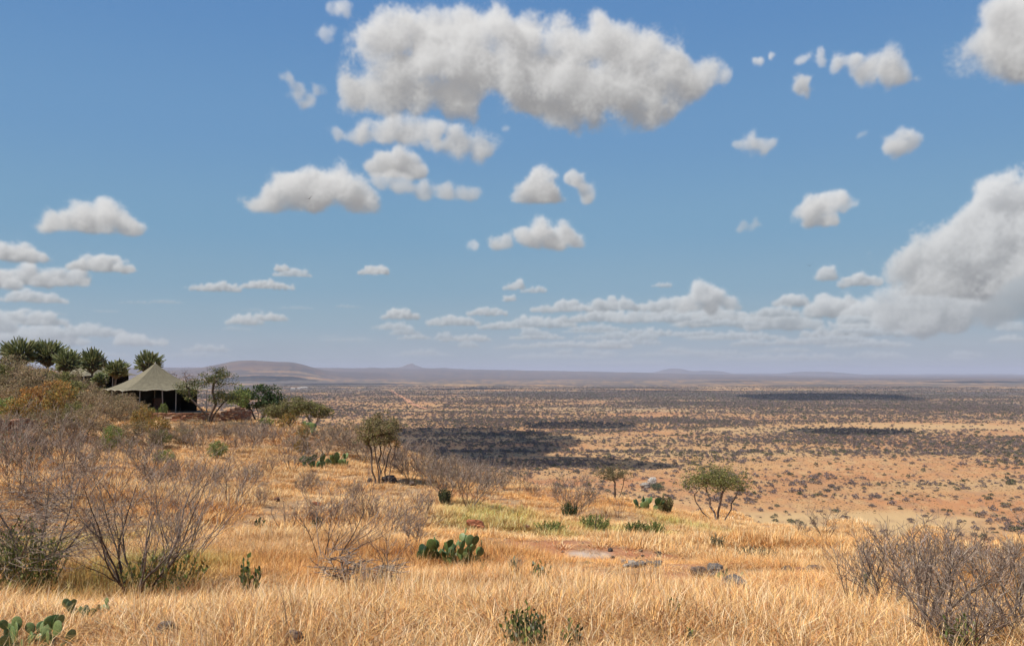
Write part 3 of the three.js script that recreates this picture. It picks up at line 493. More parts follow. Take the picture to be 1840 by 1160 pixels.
// a tent with a swept roof; plan L (front) by D, local x along the front, z to the camera side; floor at y = 0
function tent(label, L, D, eave, rise, full) {
  const t = thing('safari_tent', label, 'tent', 'tents of the hill camp');
  const N = 96, K = 22, pos = [], uv = [], idx = [], per = 2 * (L + D);
  const peri = (s) => { s = ((s % per) + per) % per; if (s < L) return [-L / 2 + s, D / 2, s / L * (full ? 4 : 3), L]; s -= L; if (s < D) return [L / 2, D / 2 - s, s / D * 3, D]; s -= D; if (s < L) return [L / 2 - s, -D / 2, s / L * 4, L]; s -= L; return [-L / 2, -D / 2 + s, s / D * 3, D]; };
  for (let k = 0; k <= K; k++) for (let i = 0; i <= N; i++) {
    const [x, z, ph] = peri(i / N * per), s = k / K, f = 1 - s, sc = Math.abs(Math.sin(ph * Math.PI)) * 0.10 * Math.pow(f, 6);
    const sag = 0.55 * s + 0.45 * Math.pow(s, 2.3);
    pos.push(x * f, eave + rise * sag + sc, z * f); uv.push(i / N * per / 2.2, s * 2.2);
  }
  for (let k = 0; k < K; k++) for (let i = 0; i < N; i++) { const a = k * (N + 1) + i, b = a + 1, c = a + N + 1, d = c + 1; idx.push(a, b, c, b, d, c); }
  const g = new THREE.BufferGeometry(); g.setAttribute('position', new THREE.Float32BufferAttribute(pos, 3)); g.setAttribute('uv', new THREE.Float32BufferAttribute(uv, 2)); g.setIndex(idx);
  const roof = mesh('roof', toCreasedNormals(g, 0.3), canvasMat, t);
  const hem = new GB(), rim = []; for (let i = 0; i <= N; i++) rim.push(pos.slice(i * 3, i * 3 + 3)); for (let i = 0; i < N; i++) hem.tube([rim[i][0], rim[i][1] - 0.01, rim[i][2]], [rim[i + 1][0], rim[i + 1][1] - 0.01, rim[i + 1][2]], 0.035, 0.035, [1, 1, 1], 4); mesh('hem', hem.build(), trimMat, roof);
  mesh('finial', new THREE.ConeGeometry(0.10, 0.28, 8).translate(0, eave + rise + 0.02, 0), trimMat, roof);
  const post = (x, z, h, lean = 0) => { const m = mesh('post', new THREE.CylinderGeometry(0.045, 0.05, h, 8).translate(0, h / 2, 0), poleMat, t); m.position.set(x, 0, z); m.rotation.z = lean; };
  const fx = full ? [-0.5, -0.305, -0.03, 0.12, 0.5] : [-0.5, 0, 0.5];
  fx.forEach((k, i) => post(L * k * 0.985, D / 2 * 0.98, eave, full && i === 2 ? 0.06 : 0)); for (const k of [-1, 1]) { post(L / 2 * 0.985 * k, 0, eave); post(L / 2 * 0.985 * k, -D / 2 * 0.98, eave); }
  mesh('post', new THREE.CylinderGeometry(0.05, 0.05, eave + rise - 0.05, 8).translate(0, (eave + rise - 0.05) / 2, 0), poleMat, t);
  const box = (n, w, h, d, x, y, z, m, par = t) => { const o = mesh(n, new THREE.BoxGeometry(w, h, d), m, par); o.position.set(x, y, z); return o; };
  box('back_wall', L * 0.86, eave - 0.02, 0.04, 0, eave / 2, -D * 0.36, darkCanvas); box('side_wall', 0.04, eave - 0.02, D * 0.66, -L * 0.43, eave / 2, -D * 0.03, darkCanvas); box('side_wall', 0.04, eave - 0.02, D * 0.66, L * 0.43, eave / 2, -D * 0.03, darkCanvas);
  if (full) {
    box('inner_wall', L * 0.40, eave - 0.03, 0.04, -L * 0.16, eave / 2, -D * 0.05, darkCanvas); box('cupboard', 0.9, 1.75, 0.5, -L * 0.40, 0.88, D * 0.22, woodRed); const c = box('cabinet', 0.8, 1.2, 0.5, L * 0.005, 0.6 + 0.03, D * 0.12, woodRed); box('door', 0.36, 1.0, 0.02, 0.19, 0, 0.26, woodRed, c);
    const deck = box('deck_frame', L + 0.7, 0.26, D + 0.8, 0, -0.15, 0.1, greenTrim); for (let i = 0; i < 40; i++) { const w = (L + 0.7) / 40; box('plank', w - 0.012, 0.03, D + 0.84, -(L + 0.7) / 2 + (i + 0.5) * w, 0.145, 0, plankMats[i % 3], deck); }
  } else box('floor', L, 0.2, D, 0, -0.1, 0, plankMats[0]);
  return t;
}
const tentSpot = placeAt(262, 84); tentSpot.y = EYE - 84 * (736 - 668) / FOCAL;
{ const { v, r } = viewFrame(tentSpot), th = 0.30, front = r.clone().multiplyScalar(Math.cos(th)).addScaledVector(v, Math.sin(th));
  const t = tent('olive canvas safari tent with swept pyramid roof and open front above stone wall', 7.4, 6.2, 1.95, 2.45, true); const c = tentSpot.clone().addScaledVector(r, 0.85).addScaledVector(v, 3);
  t.position.set(c.x, tentSpot.y, c.z); t.rotation.y = Math.atan2(-front.z, front.x);
  const q = placeAt(168, 116), u = tent('olive tent roof half hidden behind candelabra trees left of large tent', 8.4, 6.4, 1.8, 2.3, false); u.position.set(q.x, EYE - 116 * (699 - 668) / FOCAL, q.z); u.rotation.y = t.rotation.y + 0.5; }

// dry stone walls: every stone a part
const stoneGeos = (() => { const out = []; for (let v = 0; v < 8; v++) { const g = new THREE.BoxGeometry(1, 1, 1, 2, 1, 1), p = g.attributes.position, seen = new Map(), r = rng(200 + v); for (let i = 0; i < p.count; i++) { const key = [p.getX(i), p.getY(i), p.getZ(i)].map((x) => x.toFixed(2)).join(); if (!seen.has(key)) seen.set(key, [(r() - 0.5) * 0.22, (r() - 0.5) * 0.30, (r() - 0.5) * 0.25]); const k = seen.get(key); p.setXYZ(i, p.getX(i) + k[0], p.getY(i) + k[1], p.getZ(i) + k[2]); } g.computeVertexNormals(); out.push(g); } return out; })();
const stoneMats = [[0.50, 0.24, 0.13], [0.56, 0.31, 0.18], [0.42, 0.18, 0.09], [0.52, 0.34, 0.22], [0.34, 0.16, 0.095], [0.60, 0.40, 0.26]].map((c) => stoneMat(...c));
function stoneWall(label, path, seed) {                   // path: [x, z, base y, top y] points
  const t = thing('dry_stone_wall', label, 'stone wall'), r = rng(seed); let made = 0;
  const o = new THREE.Vector3(path[0][0], path[0][2], path[0][1]); t.position.copy(o);
  for (let s = 0; s < path.length - 1; s++) {
    const [x0, z0, b0, t0] = path[s], [x1, z1, b1, t1] = path[s + 1], L = Math.hypot(x1 - x0, z1 - z0), turn = Math.atan2(-(z1 - z0), x1 - x0);
    const rows = Math.max(2, Math.round(Math.max(t0 - b0, t1 - b1) / 0.15));
    for (let k = 0; k < rows; k++) for (let d = -0.1 * r(); d < L;) {
      const w = 0.28 + 0.34 * r(), u = clamp((d + w / 2) / L), y = lerp(b0, b1, u) + (k + 0.5) * 0.15, top = lerp(t0, t1, u); d += w;
      if (y > top + 0.04 || made >= 300) continue;
      const m = mesh('stone', pick(stoneGeos, r), pick(stoneMats, r), t); made++;
      m.position.set(lerp(x0, x1, u) - o.x, y - o.y, lerp(z0, z1, u) - o.z).addScaledVector(new THREE.Vector3(-Math.sin(turn), 0, -Math.cos(turn)), (k / rows) * 0.2 + (r() - 0.5) * 0.06);
      m.rotation.set((r() - 0.5) * 0.12, turn + (r() - 0.5) * 0.15, (r() - 0.5) * 0.14); m.scale.set(w * 1.0, 0.13 * (0.85 + 0.4 * r()), 0.30 + 0.12 * r());
    }
  }
  return t;
}
{ const P = (px, d, b, tp) => { const p = placeAt(px, d); return [p.x, p.z, EYE + (668 - b) * d / FOCAL, EYE + (668 - tp) * d / FOCAL]; };
  stoneWall('long reddish dry stone retaining wall below the large tent', [P(262, 77, 757, 738), P(330, 76.5, 759, 738), P(400, 77, 759, 737), P(430, 78, 758, 728), P(452, 81, 756, 735)], 71);
  stoneWall('short broken red stone wall at the left edge under the yellow bushes', [P(-30, 56, 760, 742), P(30, 56, 760, 742), P(62, 57.5, 756, 744)], 72); }

// ================================================================== trees
const OLIVE = [[0.19, 0.19, 0.052], [0.24, 0.23, 0.07], [0.15, 0.15, 0.045], [0.29, 0.26, 0.09]];
const DARKGREEN = [[0.045, 0.075, 0.02], [0.06, 0.095, 0.026], [0.08, 0.115, 0.035], [0.035, 0.06, 0.018]];
const BROWNISH = [[0.19, 0.15, 0.07], [0.24, 0.19, 0.095], [0.16, 0.13, 0.06], [0.15, 0.14, 0.055]];
const YELLOW = [[0.36, 0.235, 0.05], [0.30, 0.21, 0.055], [0.40, 0.20, 0.045], [0.22, 0.19, 0.06]];
const ORANGE = [[0.52, 0.23, 0.05], [0.46, 0.25, 0.07], [0.30, 0.20, 0.07], [0.36, 0.18, 0.055]];
const FRESH = [[0.19, 0.24, 0.055], [0.24, 0.28, 0.068], [0.15, 0.20, 0.045], [0.29, 0.30, 0.095]];
const GREYGREEN = [[0.16, 0.17, 0.10], [0.20, 0.20, 0.125], [0.125, 0.135, 0.08]];
const DRYLEAF = [[0.38, 0.26, 0.145], [0.45, 0.325, 0.19], [0.31, 0.22, 0.125], [0.26, 0.21, 0.09]];

{ // green acacia on the brow
  const p = groundAt(1283, 937), u = pixels(p, 1), r = rng(301);
  const T = [[-4, 4, 0], [3, 2, 1], [10, 1, -1], [16, 0, 1]], H = [[-34, 46, 4], [-10, 50, -8], [12, 48, 10], [38, 40, -2]];
  const trunks = T.map((a, i) => line([a[0] * u, -0.2, a[2] * 0.2], [H[i][0] * u, H[i][1] * u, H[i][2] * u], 5, r, 0.22));
  const pts = [...crownPoints(r, 200, [2 * u, 74 * u, 0], [56 * u, 30 * u, 52 * u], { minY: -0.55, shell: 0.3, lumps: 1.2, seed: 4 }), ...crownPoints(r, 26, [30 * u, 58 * u, 0], [30 * u, 14 * u, 26 * u], { minY: -0.3, shell: 0.4 }), ...crownPoints(r, 14, [-38 * u, 66 * u, 6 * u], [18 * u, 14 * u, 16 * u], { shell: 0.3 })];
  put(treeThing('acacia_tree', treeParts(302, trunks, pts, { leaf: OLIVE, clump: 0.34, perClump: 38, size: 0.075, tip: 0.0085, power: 0.43, width: 0.32, bark: [BARK[1], BARK[3]] }), 'green flat-topped acacia with several bare trunks on the brow above the plain', 'tree'), p);
}
{ const p = groundAt(1106, 899), u = pixels(p, 1), r = rng(311), trunks = [[-12, 26], [0, 30], [14, 27]].map(([a, b]) => line([a * 0.15 * u, -0.2, 0], [a * u, b * u, (r() - 0.5) * 12 * u], 4, r, 0.1));
  put(treeThing('acacia_tree', treeParts(312, trunks, crownPoints(r, 110, [0, 48 * u, 0], [34 * u, 18 * u, 32 * u], { minY: -0.7, shell: 0.35, lumps: 0.5, seed: 6 }), { leaf: BROWNISH, clump: 0.26, perClump: 34, size: 0.08, tip: 0.009, width: 0.3, bark: [BARK[0], BARK[2]] }), 'small brownish umbrella-shaped thorn tree left of the green acacia', 'tree'), p); }
{ // by the tent
  const p = placeAt(376, 75), u = pixels(p, 1), r = rng(321); p.y = EYE - 75 * (757 - 668) / FOCAL;
  const trunks = [[[0, -0.2, 0], [2 * u, 10 * u, 0], [-10 * u, 26 * u, 4 * u], [-30 * u, 44 * u, 0], [-36 * u, 62 * u, -6 * u]], [[1 * u, -0.2, 0.1], [3 * u, 14 * u, 0], [12 * u, 34 * u, -4 * u], [8 * u, 56 * u, 2 * u], [10 * u, 74 * u, 0]], [[2 * u, -0.2, -0.1], [8 * u, 16 * u, -6 * u], [22 * u, 36 * u, -12 * u], [30 * u, 44 * u, -16 * u]]];
  const pts = [...crownPoints(r, 40, [14 * u, 76 * u, 0], [30 * u, 16 * u, 28 * u], { shell: 0.4, minY: -0.6, lumps: 0.7, seed: 7 }), ...crownPoints(r, 30, [-32 * u, 58 * u, 0], [22 * u, 20 * u, 22 * u], { shell: 0.4, lumps: 0.7, seed: 8 }), ...crownPoints(r, 40, [26 * u, 46 * u, -10 * u], [34 * u, 16 * u, 26 * u], { shell: 0.4, minY: -0.6, seed: 9 }), ...crownPoints(r, 8, [18 * u, 92 * u, 0], [10 * u, 6 * u, 10 * u])];
  put(treeThing('thorn_tree', treeParts(322, trunks, pts, { leaf: [...OLIVE, ...DARKGREEN], clump: 0.4, perClump: 60, size: 0.10, tip: 0.016, width: 0.3, bark: [BARK[2]] }), 'dark-trunked thorn tree with thin layered crown in front of the tent', 'tree'), p); }
function crownTree(name, px, d, baseY, crown, label, leaf, o = {}) {
  const p = placeAt(px, d); p.y = EYE - d * (baseY - 668) / FOCAL; const u = d / FOCAL, r = rng(px * 7 + 3), n = o.trunks ?? 3, trunks = [];
  for (let i = 0; i < n; i++) { const c = crown[i % crown.length]; trunks.push(line([(r() - 0.5) * 0.3, -0.3, (r() - 0.5) * 0.3], [(c[0] - px) * u * 0.7, (baseY - c[1]) * u * 0.72, (r() - 0.5) * c[2] * u * 0.6], 4, r, 0.25)); }
  const pts = crown.flatMap(([cx, cy, rx, ry, k]) => crownPoints(r, k, [(cx - px) * u, (baseY - cy) * u, (r() - 0.5) * rx * 0.4 * u], [rx * u, ry * u, rx * 0.9 * u], { shell: o.shell ?? 0.5, minY: o.minY ?? -0.8, lumps: 0.6, seed: cx }));
  return put(treeThing(name, treeParts(px * 3 + 1, trunks, pts, { leaf, clump: o.clump ?? 0.45, perClump: o.per ?? 46, size: o.size ?? 0.12, tip: o.tip ?? 0.014, width: o.width ?? 0.42, bark: o.bark ?? BARK }), label, 'tree', o.group), p);
}
crownTree('evergreen_tree', 466, 92, 752, [[462, 712, 34, 22, 60], [440, 716, 22, 20, 30], [492, 716, 20, 20, 26]], 'dense dark green round tree right of the stone wall', DARKGREEN, { size: 0.16 });
crownTree('acacia_tree', 522, 84, 760, [[500, 736, 32, 16, 36], [530, 728, 34, 15, 40], [520, 742, 26, 12, 20]], 'spreading olive-brown acacia beside the dense green tree', BROWNISH.concat(OLIVE), { per: 90, minY: -0.6, size: 0.11 });
crownTree('acacia_tree', 566, 80, 764, [[556, 734, 26, 11, 30], [578, 740, 18, 9, 22], [545, 728, 22, 10, 20]], 'olive-brown acacia with pale forked trunk at the right end of the grove', BROWNISH.concat(OLIVE), { per: 90, minY: -0.5, size: 0.11, bark: [[0.3, 0.25, 0.2]], tip: 0.017 });
crownTree('yellow_bush', 520, 74, 772, [[522, 752, 14, 14, 24], [508, 758, 10, 10, 12]], 'yellow-leaved bush at the foot of the olive acacias', YELLOW, { per: 30, size: 0.08, clump: 0.3 });
crownTree('green_bush', 492, 76, 768, [[480, 754, 16, 8, 22]], 'low light green bush beside the end of the stone wall', FRESH, { per: 34, size: 0.09, clump: 0.3, trunks: 2 });
crownTree('bare_tree', 322, 98, 742, [[322, 680, 30, 20, 90], [345, 684, 20, 14, 40]], 'grey leafless tree behind the right side of the tent roof', [[0.2, 0.16, 0.14], [0.15, 0.12, 0.1]], { per: 10, size: 0.09, width: 0.12, tip: 0.012 });
crownTree('green_bush', 445, 82, 758, [[432, 716, 20, 20, 26]], 'bright green bush between the thorn tree and the dense green tree', FRESH, { size: 0.13 });
{ // rounded small tree on bare stems
  const p = groundAt(682, 868), u = pixels(p, 1), r = rng(331), trunks = []; for (let i = 0; i < 7; i++) { const a = (i - 3) * 9; trunks.push(line([a * 0.35 * u, -0.2, (r() - 0.5) * 14 * u], [a * u, (58 + 12 * r()) * u, (r() - 0.5) * 34 * u], 5, r, 0.16)); }
  put(treeThing('thorn_bush', treeParts(332, trunks, crownPoints(r, 210, [0, 90 * u, 0], [42 * u, 30 * u, 40 * u], { shell: 0.4, lumps: 0.5, minY: -0.85, seed: 11 }), { leaf: [...BROWNISH, ...OLIVE, ...DRYLEAF], clump: 0.22, perClump: 60, size: 0.06, tip: 0.006, width: 0.35 }), 'tall thorn bush with rounded olive-brown head on bare grey stems', 'bush'), p); }

// candelabra euphorbias on the crest
{ const E = [[38, 98, 694, 613, 58, 'broad candelabra euphorbia at the far left of the crest'], [84, 98, 694, 614, 52, 'candelabra euphorbia with ragged crown, second from the left on the crest'], [123, 96, 700, 630, 46, 'candelabra euphorbia with pale-tipped arms in front of second tent'], [168, 100, 700, 628, 42, 'tall round-headed candelabra euphorbia above second tent'], [208, 104, 702, 647, 42, 'low wide candelabra euphorbia just left of the large tent roof'], [267, 118, 700, 632, 44, 'candelabra euphorbia rising behind the peak of the large tent'], [184, 92, 706, 668, 26, 'small candelabra euphorbia in front of second tent roof']];
  E.forEach(([px, d, by, ty, w, label], i) => { const p = placeAt(px, d), u = d / FOCAL; p.y = EYE - d * (by - 668) / FOCAL; const h = (by - ty) * u; put(treeThing('candelabra_euphorbia', euphorbiaParts(400 + i * 9, { h, w: w * u * 1.0, trunk: h * 0.42, arms: 420, rad: 0.055 }), label, 'tree', 'candelabra euphorbias on the crest'), p, i); }); }

// ================================================================== leafy bushes of the left hillside
{ const kinds = { orange: bushParts(501, { h: 3, w: 3.4, leaf: ORANGE, clumps: 110, perClump: 40, size: 0.12, clump: 0.34, minY: -0.85 }), yellow: bushParts(503, { h: 3, w: 3.2, leaf: YELLOW, clumps: 110, perClump: 36, size: 0.12, clump: 0.34, minY: -0.9 }), dry: bushParts(505, { h: 3, w: 3.6, leaf: DRYLEAF, clumps: 150, perClump: 36, size: 0.10, clump: 0.30, minY: -0.9, width: 0.25 }), dry2: bushParts(506, { h: 3, w: 3.2, leaf: [...DRYLEAF, ...BROWNISH], clumps: 150, perClump: 34, size: 0.10, clump: 0.32, minY: -0.9, width: 0.3 }), olive: bushParts(507, { h: 3, w: 3.4, leaf: [...OLIVE, [0.2, 0.18, 0.06]], clumps: 120, perClump: 40, size: 0.12, clump: 0.34, minY: -0.9 }), fresh: bushParts(509, { h: 3, w: 3.2, leaf: FRESH, clumps: 100, perClump: 40, size: 0.12, clump: 0.36, minY: -0.9 }) };
  const first = {};
  const bushes = [
    [-14, 650, 100, 'dry', 90, 46], [24, 652, 100, 'olive', 60, 34], [0, 678, 86, 'dry2', 90, 60], [20, 672, 95, 'dry', 60, 44], [70, 676, 92, 'olive', 60, 40], [112, 706, 82, 'yellow', 40, 36, 'yellowish bush right of the larger orange-leaved one'], [36, 712, 76, 'yellow', 44, 34, 'yellowish bush left of the orange-leaved ones'], [-20, 660, 88, 'dry2', 70, 50], [112, 690, 88, 'olive', 44, 40], [60, 700, 80, 'dry', 74, 56], [12, 704, 78, 'dry2', 70, 50], [95, 716, 76, 'orange', 62, 50, 'orange-leaved bush in the middle of the left hillside'], [62, 724, 72, 'orange', 50, 48, 'smaller orange-leaved bush below and left of another one'], [130, 722, 78, 'olive', 50, 48], [150, 730, 80, 'dry', 54, 46], [8, 730, 68, 'fresh', 52, 38, 'bright green bush at the far left edge of the hillside'], [45, 742, 66, 'yellow', 58, 44, 'yellowish bush above the short red stone wall'], [115, 750, 68, 'yellow', 56, 60, 'tall yellow-olive bush beside a leaning bare stem'], [160, 746, 72, 'dry', 66, 44], [205, 744, 76, 'dry2', 56, 40], [180, 770, 64, 'dry', 60, 50], [232, 756, 72, 'dry', 50, 40], [262, 770, 66, 'yellow', 40, 44, 'yellow bush below the left end of the long stone wall'], [240, 790, 60, 'dry2', 50, 40], [30, 650, 104, 'dry2', 60, 36], [100, 668, 100, 'dry', 56, 36], [-10, 690, 84, 'olive', 56, 44], [40, 690, 90, 'dry', 66, 48], [130, 700, 94, 'dry2', 50, 40], [160, 712, 94, 'dry', 46, 26], [188, 716, 92, 'olive', 40, 22], [212, 716, 92, 'dry2', 36, 22], [70, 740, 74, 'dry2', 60, 44], [20, 716, 74, 'dry', 60, 44], [175, 735, 80, 'dry', 50, 36], [140, 760, 66, 'olive', 44, 40], [220, 735, 82, 'dry2', 40, 28], [285, 778, 64, 'yellow', 44, 36, 'low yellow bush under the middle of the stone wall'], [290, 792, 60, 'olive', 36, 26], [205, 784, 56, 'fresh', 34, 42, 'bright green small bush on the slope left of the tent'], [150, 786, 60, 'dry', 66, 50], [85, 784, 60, 'dry2', 60, 46], [345, 772, 68, 'dry', 54, 24], [410, 774, 68, 'dry', 50, 22], [300, 716, 84.2, 'dry', 0, 0], [275, 736, 78, 'fresh', 16, 18, 'small green bush against the front of the tent deck'], [296, 738, 78, 'fresh', 14, 26, 'narrow light green bush in front of a tent post'], [205, 716, 88, 'dry2', 40, 20], [395, 806, 54, 'fresh', 34, 28, 'green bush under a grey dead branch on the middle slope'], [300, 822, 48, 'fresh', 34, 24, 'small green bush behind the large bare shrub'], [548, 780, 68, 'yellow', 24, 26, 'yellow bush just below the grove'], [545, 800, 62, 'yellow', 30, 22, 'low yellow-green bush among bare shrubs below the grove'], [230, 742, 78, 'dry', 44, 36], [250, 752, 75, 'dry2', 40, 34], [20, 766, 58, 'dry', 60, 30], [330, 784, 62, 'dry2', 44, 26]];
  const hill = new THREE.Vector3();
  for (const [px, by, d, kind, wpx, hpx, label] of bushes) {
    if (!wpx) continue;
    const u = d / FOCAL, name = { orange: 'orange_bush', yellow: 'yellow_bush', dry: 'dry_bush', dry2: 'dry_bush', olive: 'olive_bush', fresh: 'green_bush' }[kind], text = label ?? { dry: 'dry brown twiggy bush crowding the slope left of the tent', dry2: 'dry brown twiggy bush crowding the slope left of the tent', olive: 'olive green bush crowding the slope left of the tent' }[kind] ?? 'bush on the left slope', group = label ? undefined : kind === 'olive' ? 'olive bushes left of the tent' : 'dry bushes left of the tent';
    const o = treeThing(name, kinds[kind], text, 'bush', group), p = placeAt(px, d); p.y = Math.min(heightAt(p.x, p.z), EYE - d * (by - 668) / FOCAL); p.y = Math.max(p.y, heightAt(p.x, p.z) - 0.3);
    put(o, p, px * 1.7 + by, [wpx * u / 3.2, hpx * u / 2.9 * 1.05, wpx * u / 3.2]);
  }
}

// ================================================================== bare shrubs
// one of a kind: picture base, height px, options, label
const solo = (px, py, hpx, o, label, name = 'bare_shrub', category = 'shrub') => { const p = groundAt(px, py), h = pixels(p, hpx); if (o.tr < 0.0046) o = { ...o, tr: o.tr * 0.72 }; return put(shrubThing(name, shrubParts(Math.round(px * 13 + py), { ...o, h }), label, category), p, 0); };
solo(248, 1066, 244, { spread: 0.95, stems: 15, dense: 0.95, tr: 0.0035, sr: 0.02, lean: [0.16, 0] }, 'large leafless fan-shaped shrub with dark stems in the left foreground');
solo(330, 1010, 190, { spread: 0.9, stems: 8, dense: 0.85, tr: 0.004, sr: 0.017, lean: [0.35, 0] }, 'bare grey shrub directly behind the large fan-shaped one');
solo(52, 1058, 215, { spread: 0.7, stems: 6, thin: 0.95, dense: 1.3, tr: 0.0035, sr: 0.026, flat: 1 }, 'leafless thorn shrub with flat tangled top at the left edge');
solo(-30, 1010, 170, { spread: 1.1, stems: 7, thin: 0.9, dense: 1.1, tr: 0.004, sr: 0.016, flat: 0.8 }, 'tangled bare shrub cut by the left picture edge');
solo(128, 912, 165, { spread: 0.55, stems: 9, dense: 0.7, tr: 0.005, sr: 0.016 }, 'upright bare shrub behind the flat-topped one at the left');
solo(30, 900, 150, { spread: 0.6, stems: 9, dense: 0.8, tr: 0.005, sr: 0.015, leaf: GREYGREEN, leafN: 0.12, leafSize: 0.05 }, 'upright bare shrub with few grey-green leaves near the left edge');
solo(80, 930, 120, { spread: 0.8, stems: 8, dense: 0.8, tr: 0.005, sr: 0.014 }, 'low bare shrub between the upright ones at the left');
solo(205, 900, 110, { spread: 0.45, stems: 5, dense: 0.5, tr: 0.005, sr: 0.016 }, 'thin pale bare sapling above the large fan-shaped shrub');
solo(412, 905, 95, { spread: 0.9, stems: 7, dense: 0.8, tr: 0.005, sr: 0.014, lean: [0.4, 0] }, 'bare shrub with long bough reaching right, on the open middle slope');
solo(588, 1012, 150, { spread: 0.9, stems: 9, dense: 0.85, tr: 0.004, sr: 0.016, lean: [0.6, 0] }, 'windswept bare shrub leaning right in the middle foreground');
solo(515, 960, 70, { spread: 0.9, stems: 7, dense: 0.5, tr: 0.004, sr: 0.015 }, 'small bare shrub of few dark stems left of the windswept one');
solo(705, 962, 86, { spread: 1.0, stems: 12, dense: 0.8, tr: 0.0045, sr: 0.012, lean: [0.7, 0] }, 'dense grey wind-combed bare shrub right of the windswept one');
solo(706, 1052, 110, { spread: 0.5, stems: 6, dense: 0.5, tr: 0.003, sr: 0.009 }, 'slender upright bare shrub in the grass left of the prickly pear');
solo(632, 1064, 92, { spread: 1.3, stems: 16, dense: 1.0, tr: 0.0046, sr: 0.016, lean: [0.9, 0], flat: 1.4 }, 'low collapsed heap of dead brushwood in the foreground', 'brushwood_heap', 'brushwood');
solo(800, 905, 92, { spread: 0.7, stems: 9, dense: 0.95, tr: 0.006, sr: 0.015, leaf: DRYLEAF, leafN: 0.12, leafSize: 0.05 }, 'bare shrub with dark green clump at its foot, right of the tall thorn bush');
solo(842, 912, 100, { spread: 0.85, stems: 9, dense: 0.95, tr: 0.006, sr: 0.018, lean: [0.35, 0] }, 'spreading bare grey shrub with low arching boughs on the brow');
solo(934, 882, 62, { spread: 0.6, stems: 6, dense: 0.9, tr: 0.007, sr: 0.014 }, 'small bare thorn shrub standing alone on the brow');
solo(1026, 932, 84, { spread: 0.95, stems: 12, dense: 0.95, tr: 0.006, sr: 0.015, lean: [0.55, 0], leaf: OLIVE, leafN: 0.03, leafSize: 0.05 }, 'round bare shrub leaning right above the green grass patch');
solo(1075, 962, 76, { spread: 0.35, stems: 1, dense: 0.35, tr: 0.004, sr: 0.03, lean: [-0.2, 0] }, 'single pale bent stem in the green grass patch', 'bare_sapling', 'sapling');
solo(1110, 930, 38, { spread: 0.6, stems: 4, dense: 0.5, tr: 0.005, sr: 0.012 }, 'tiny bare shrub in front of the small brownish tree');
solo(1484, 968, 62, { spread: 0.75, stems: 6, dense: 0.7, tr: 0.006, sr: 0.016 }, 'slim bare shrub on the brow against the sandy flat');
solo(1440, 962, 30, { spread: 0.8, stems: 6, dense: 0.7, tr: 0.006, sr: 0.01 }, 'small grey bare shrub left of the slim one on the brow');
solo(1598, 1108, 132, { thin: 0.6, spread: 0.85, stems: 11, dense: 0.95, tr: 0.0032, sr: 0.014 }, 'bare many-stemmed shrub at the left front of the right-hand thicket');
solo(1530, 1085, 120, { thin: 0.6, spread: 0.55, stems: 6, dense: 0.7, tr: 0.0032, sr: 0.012 }, 'slender dark bare shrub at the left end of the right-hand thicket');
solo(1672, 1132, 172, { thin: 0.6, spread: 0.55, stems: 9, dense: 0.95, tr: 0.0032, sr: 0.02 }, 'tallest bare shrub in the centre of the right-hand thicket');
solo(1745, 1178, 152, { thin: 0.6, spread: 0.9, stems: 12, dense: 0.9, tr: 0.003, sr: 0.014 }, 'bare shrub of fanned stems at the bottom of the right-hand thicket');
solo(1850, 1140, 192, { thin: 0.6, spread: 0.9, stems: 9, dense: 1.1, tr: 0.0032, sr: 0.018 }, 'pale twiggy bare shrub cut by the right picture edge');
solo(1780, 1070, 96, { thin: 0.6, spread: 0.9, stems: 9, dense: 1.0, tr: 0.004, sr: 0.014 }, 'bare shrub at the back of the right-hand thicket');
solo(1640, 1045, 92, { thin: 0.6, spread: 0.8, stems: 9, dense: 1.0, tr: 0.004, sr: 0.014 }, 'purplish bare shrub behind the tallest one in the right-hand thicket');
solo(1710, 1040, 100, { thin: 0.6, spread: 0.6, stems: 9, dense: 1.0, tr: 0.004, sr: 0.015 }, 'upright dark bare shrub rising above the right-hand thicket');
solo(1575, 1050, 84, { thin: 0.6, spread: 0.75, stems: 7, dense: 0.9, tr: 0.004, sr: 0.014 }, 'bare shrub at the upper left of the right-hand thicket');
solo(140, 800, 160, { spread: 0.25, stems: 1, dense: 0.35, tr: 0.006, sr: 0.05, lean: [0.9, 0] }, 'dark bare stem leaning right beside the yellow-olive bush', 'dead_tree', 'dead tree');
solo(62, 730, 88, { spread: 0.3, stems: 1, dense: 0.45, tr: 0.01, sr: 0.05, lean: [-0.5, 0] }, 'pale bare dead tree among the orange bushes', 'dead_tree', 'dead tree');
solo(222, 850, 100, { spread: 0.3, stems: 2, dense: 0.5, tr: 0.006, sr: 0.022, lean: [0.4, 0] }, 'pale forked dead sapling on the left slope', 'bare_sapling', 'sapling');
solo(390, 815, 60, { spread: 0.9, stems: 3, dense: 0.6, tr: 0.007, sr: 0.025, lean: [0.9, 0] }, 'grey dead branch lying over a green bush on the middle slope', 'dead_branch', 'branch');
solo(525, 845, 56, { spread: 1.1, stems: 8, dense: 0.9, tr: 0.007, sr: 0.016, lean: [0.6, 0] }, 'heap of grey tangled branches left of the twin cactus clumps', 'brushwood_heap', 'brushwood');

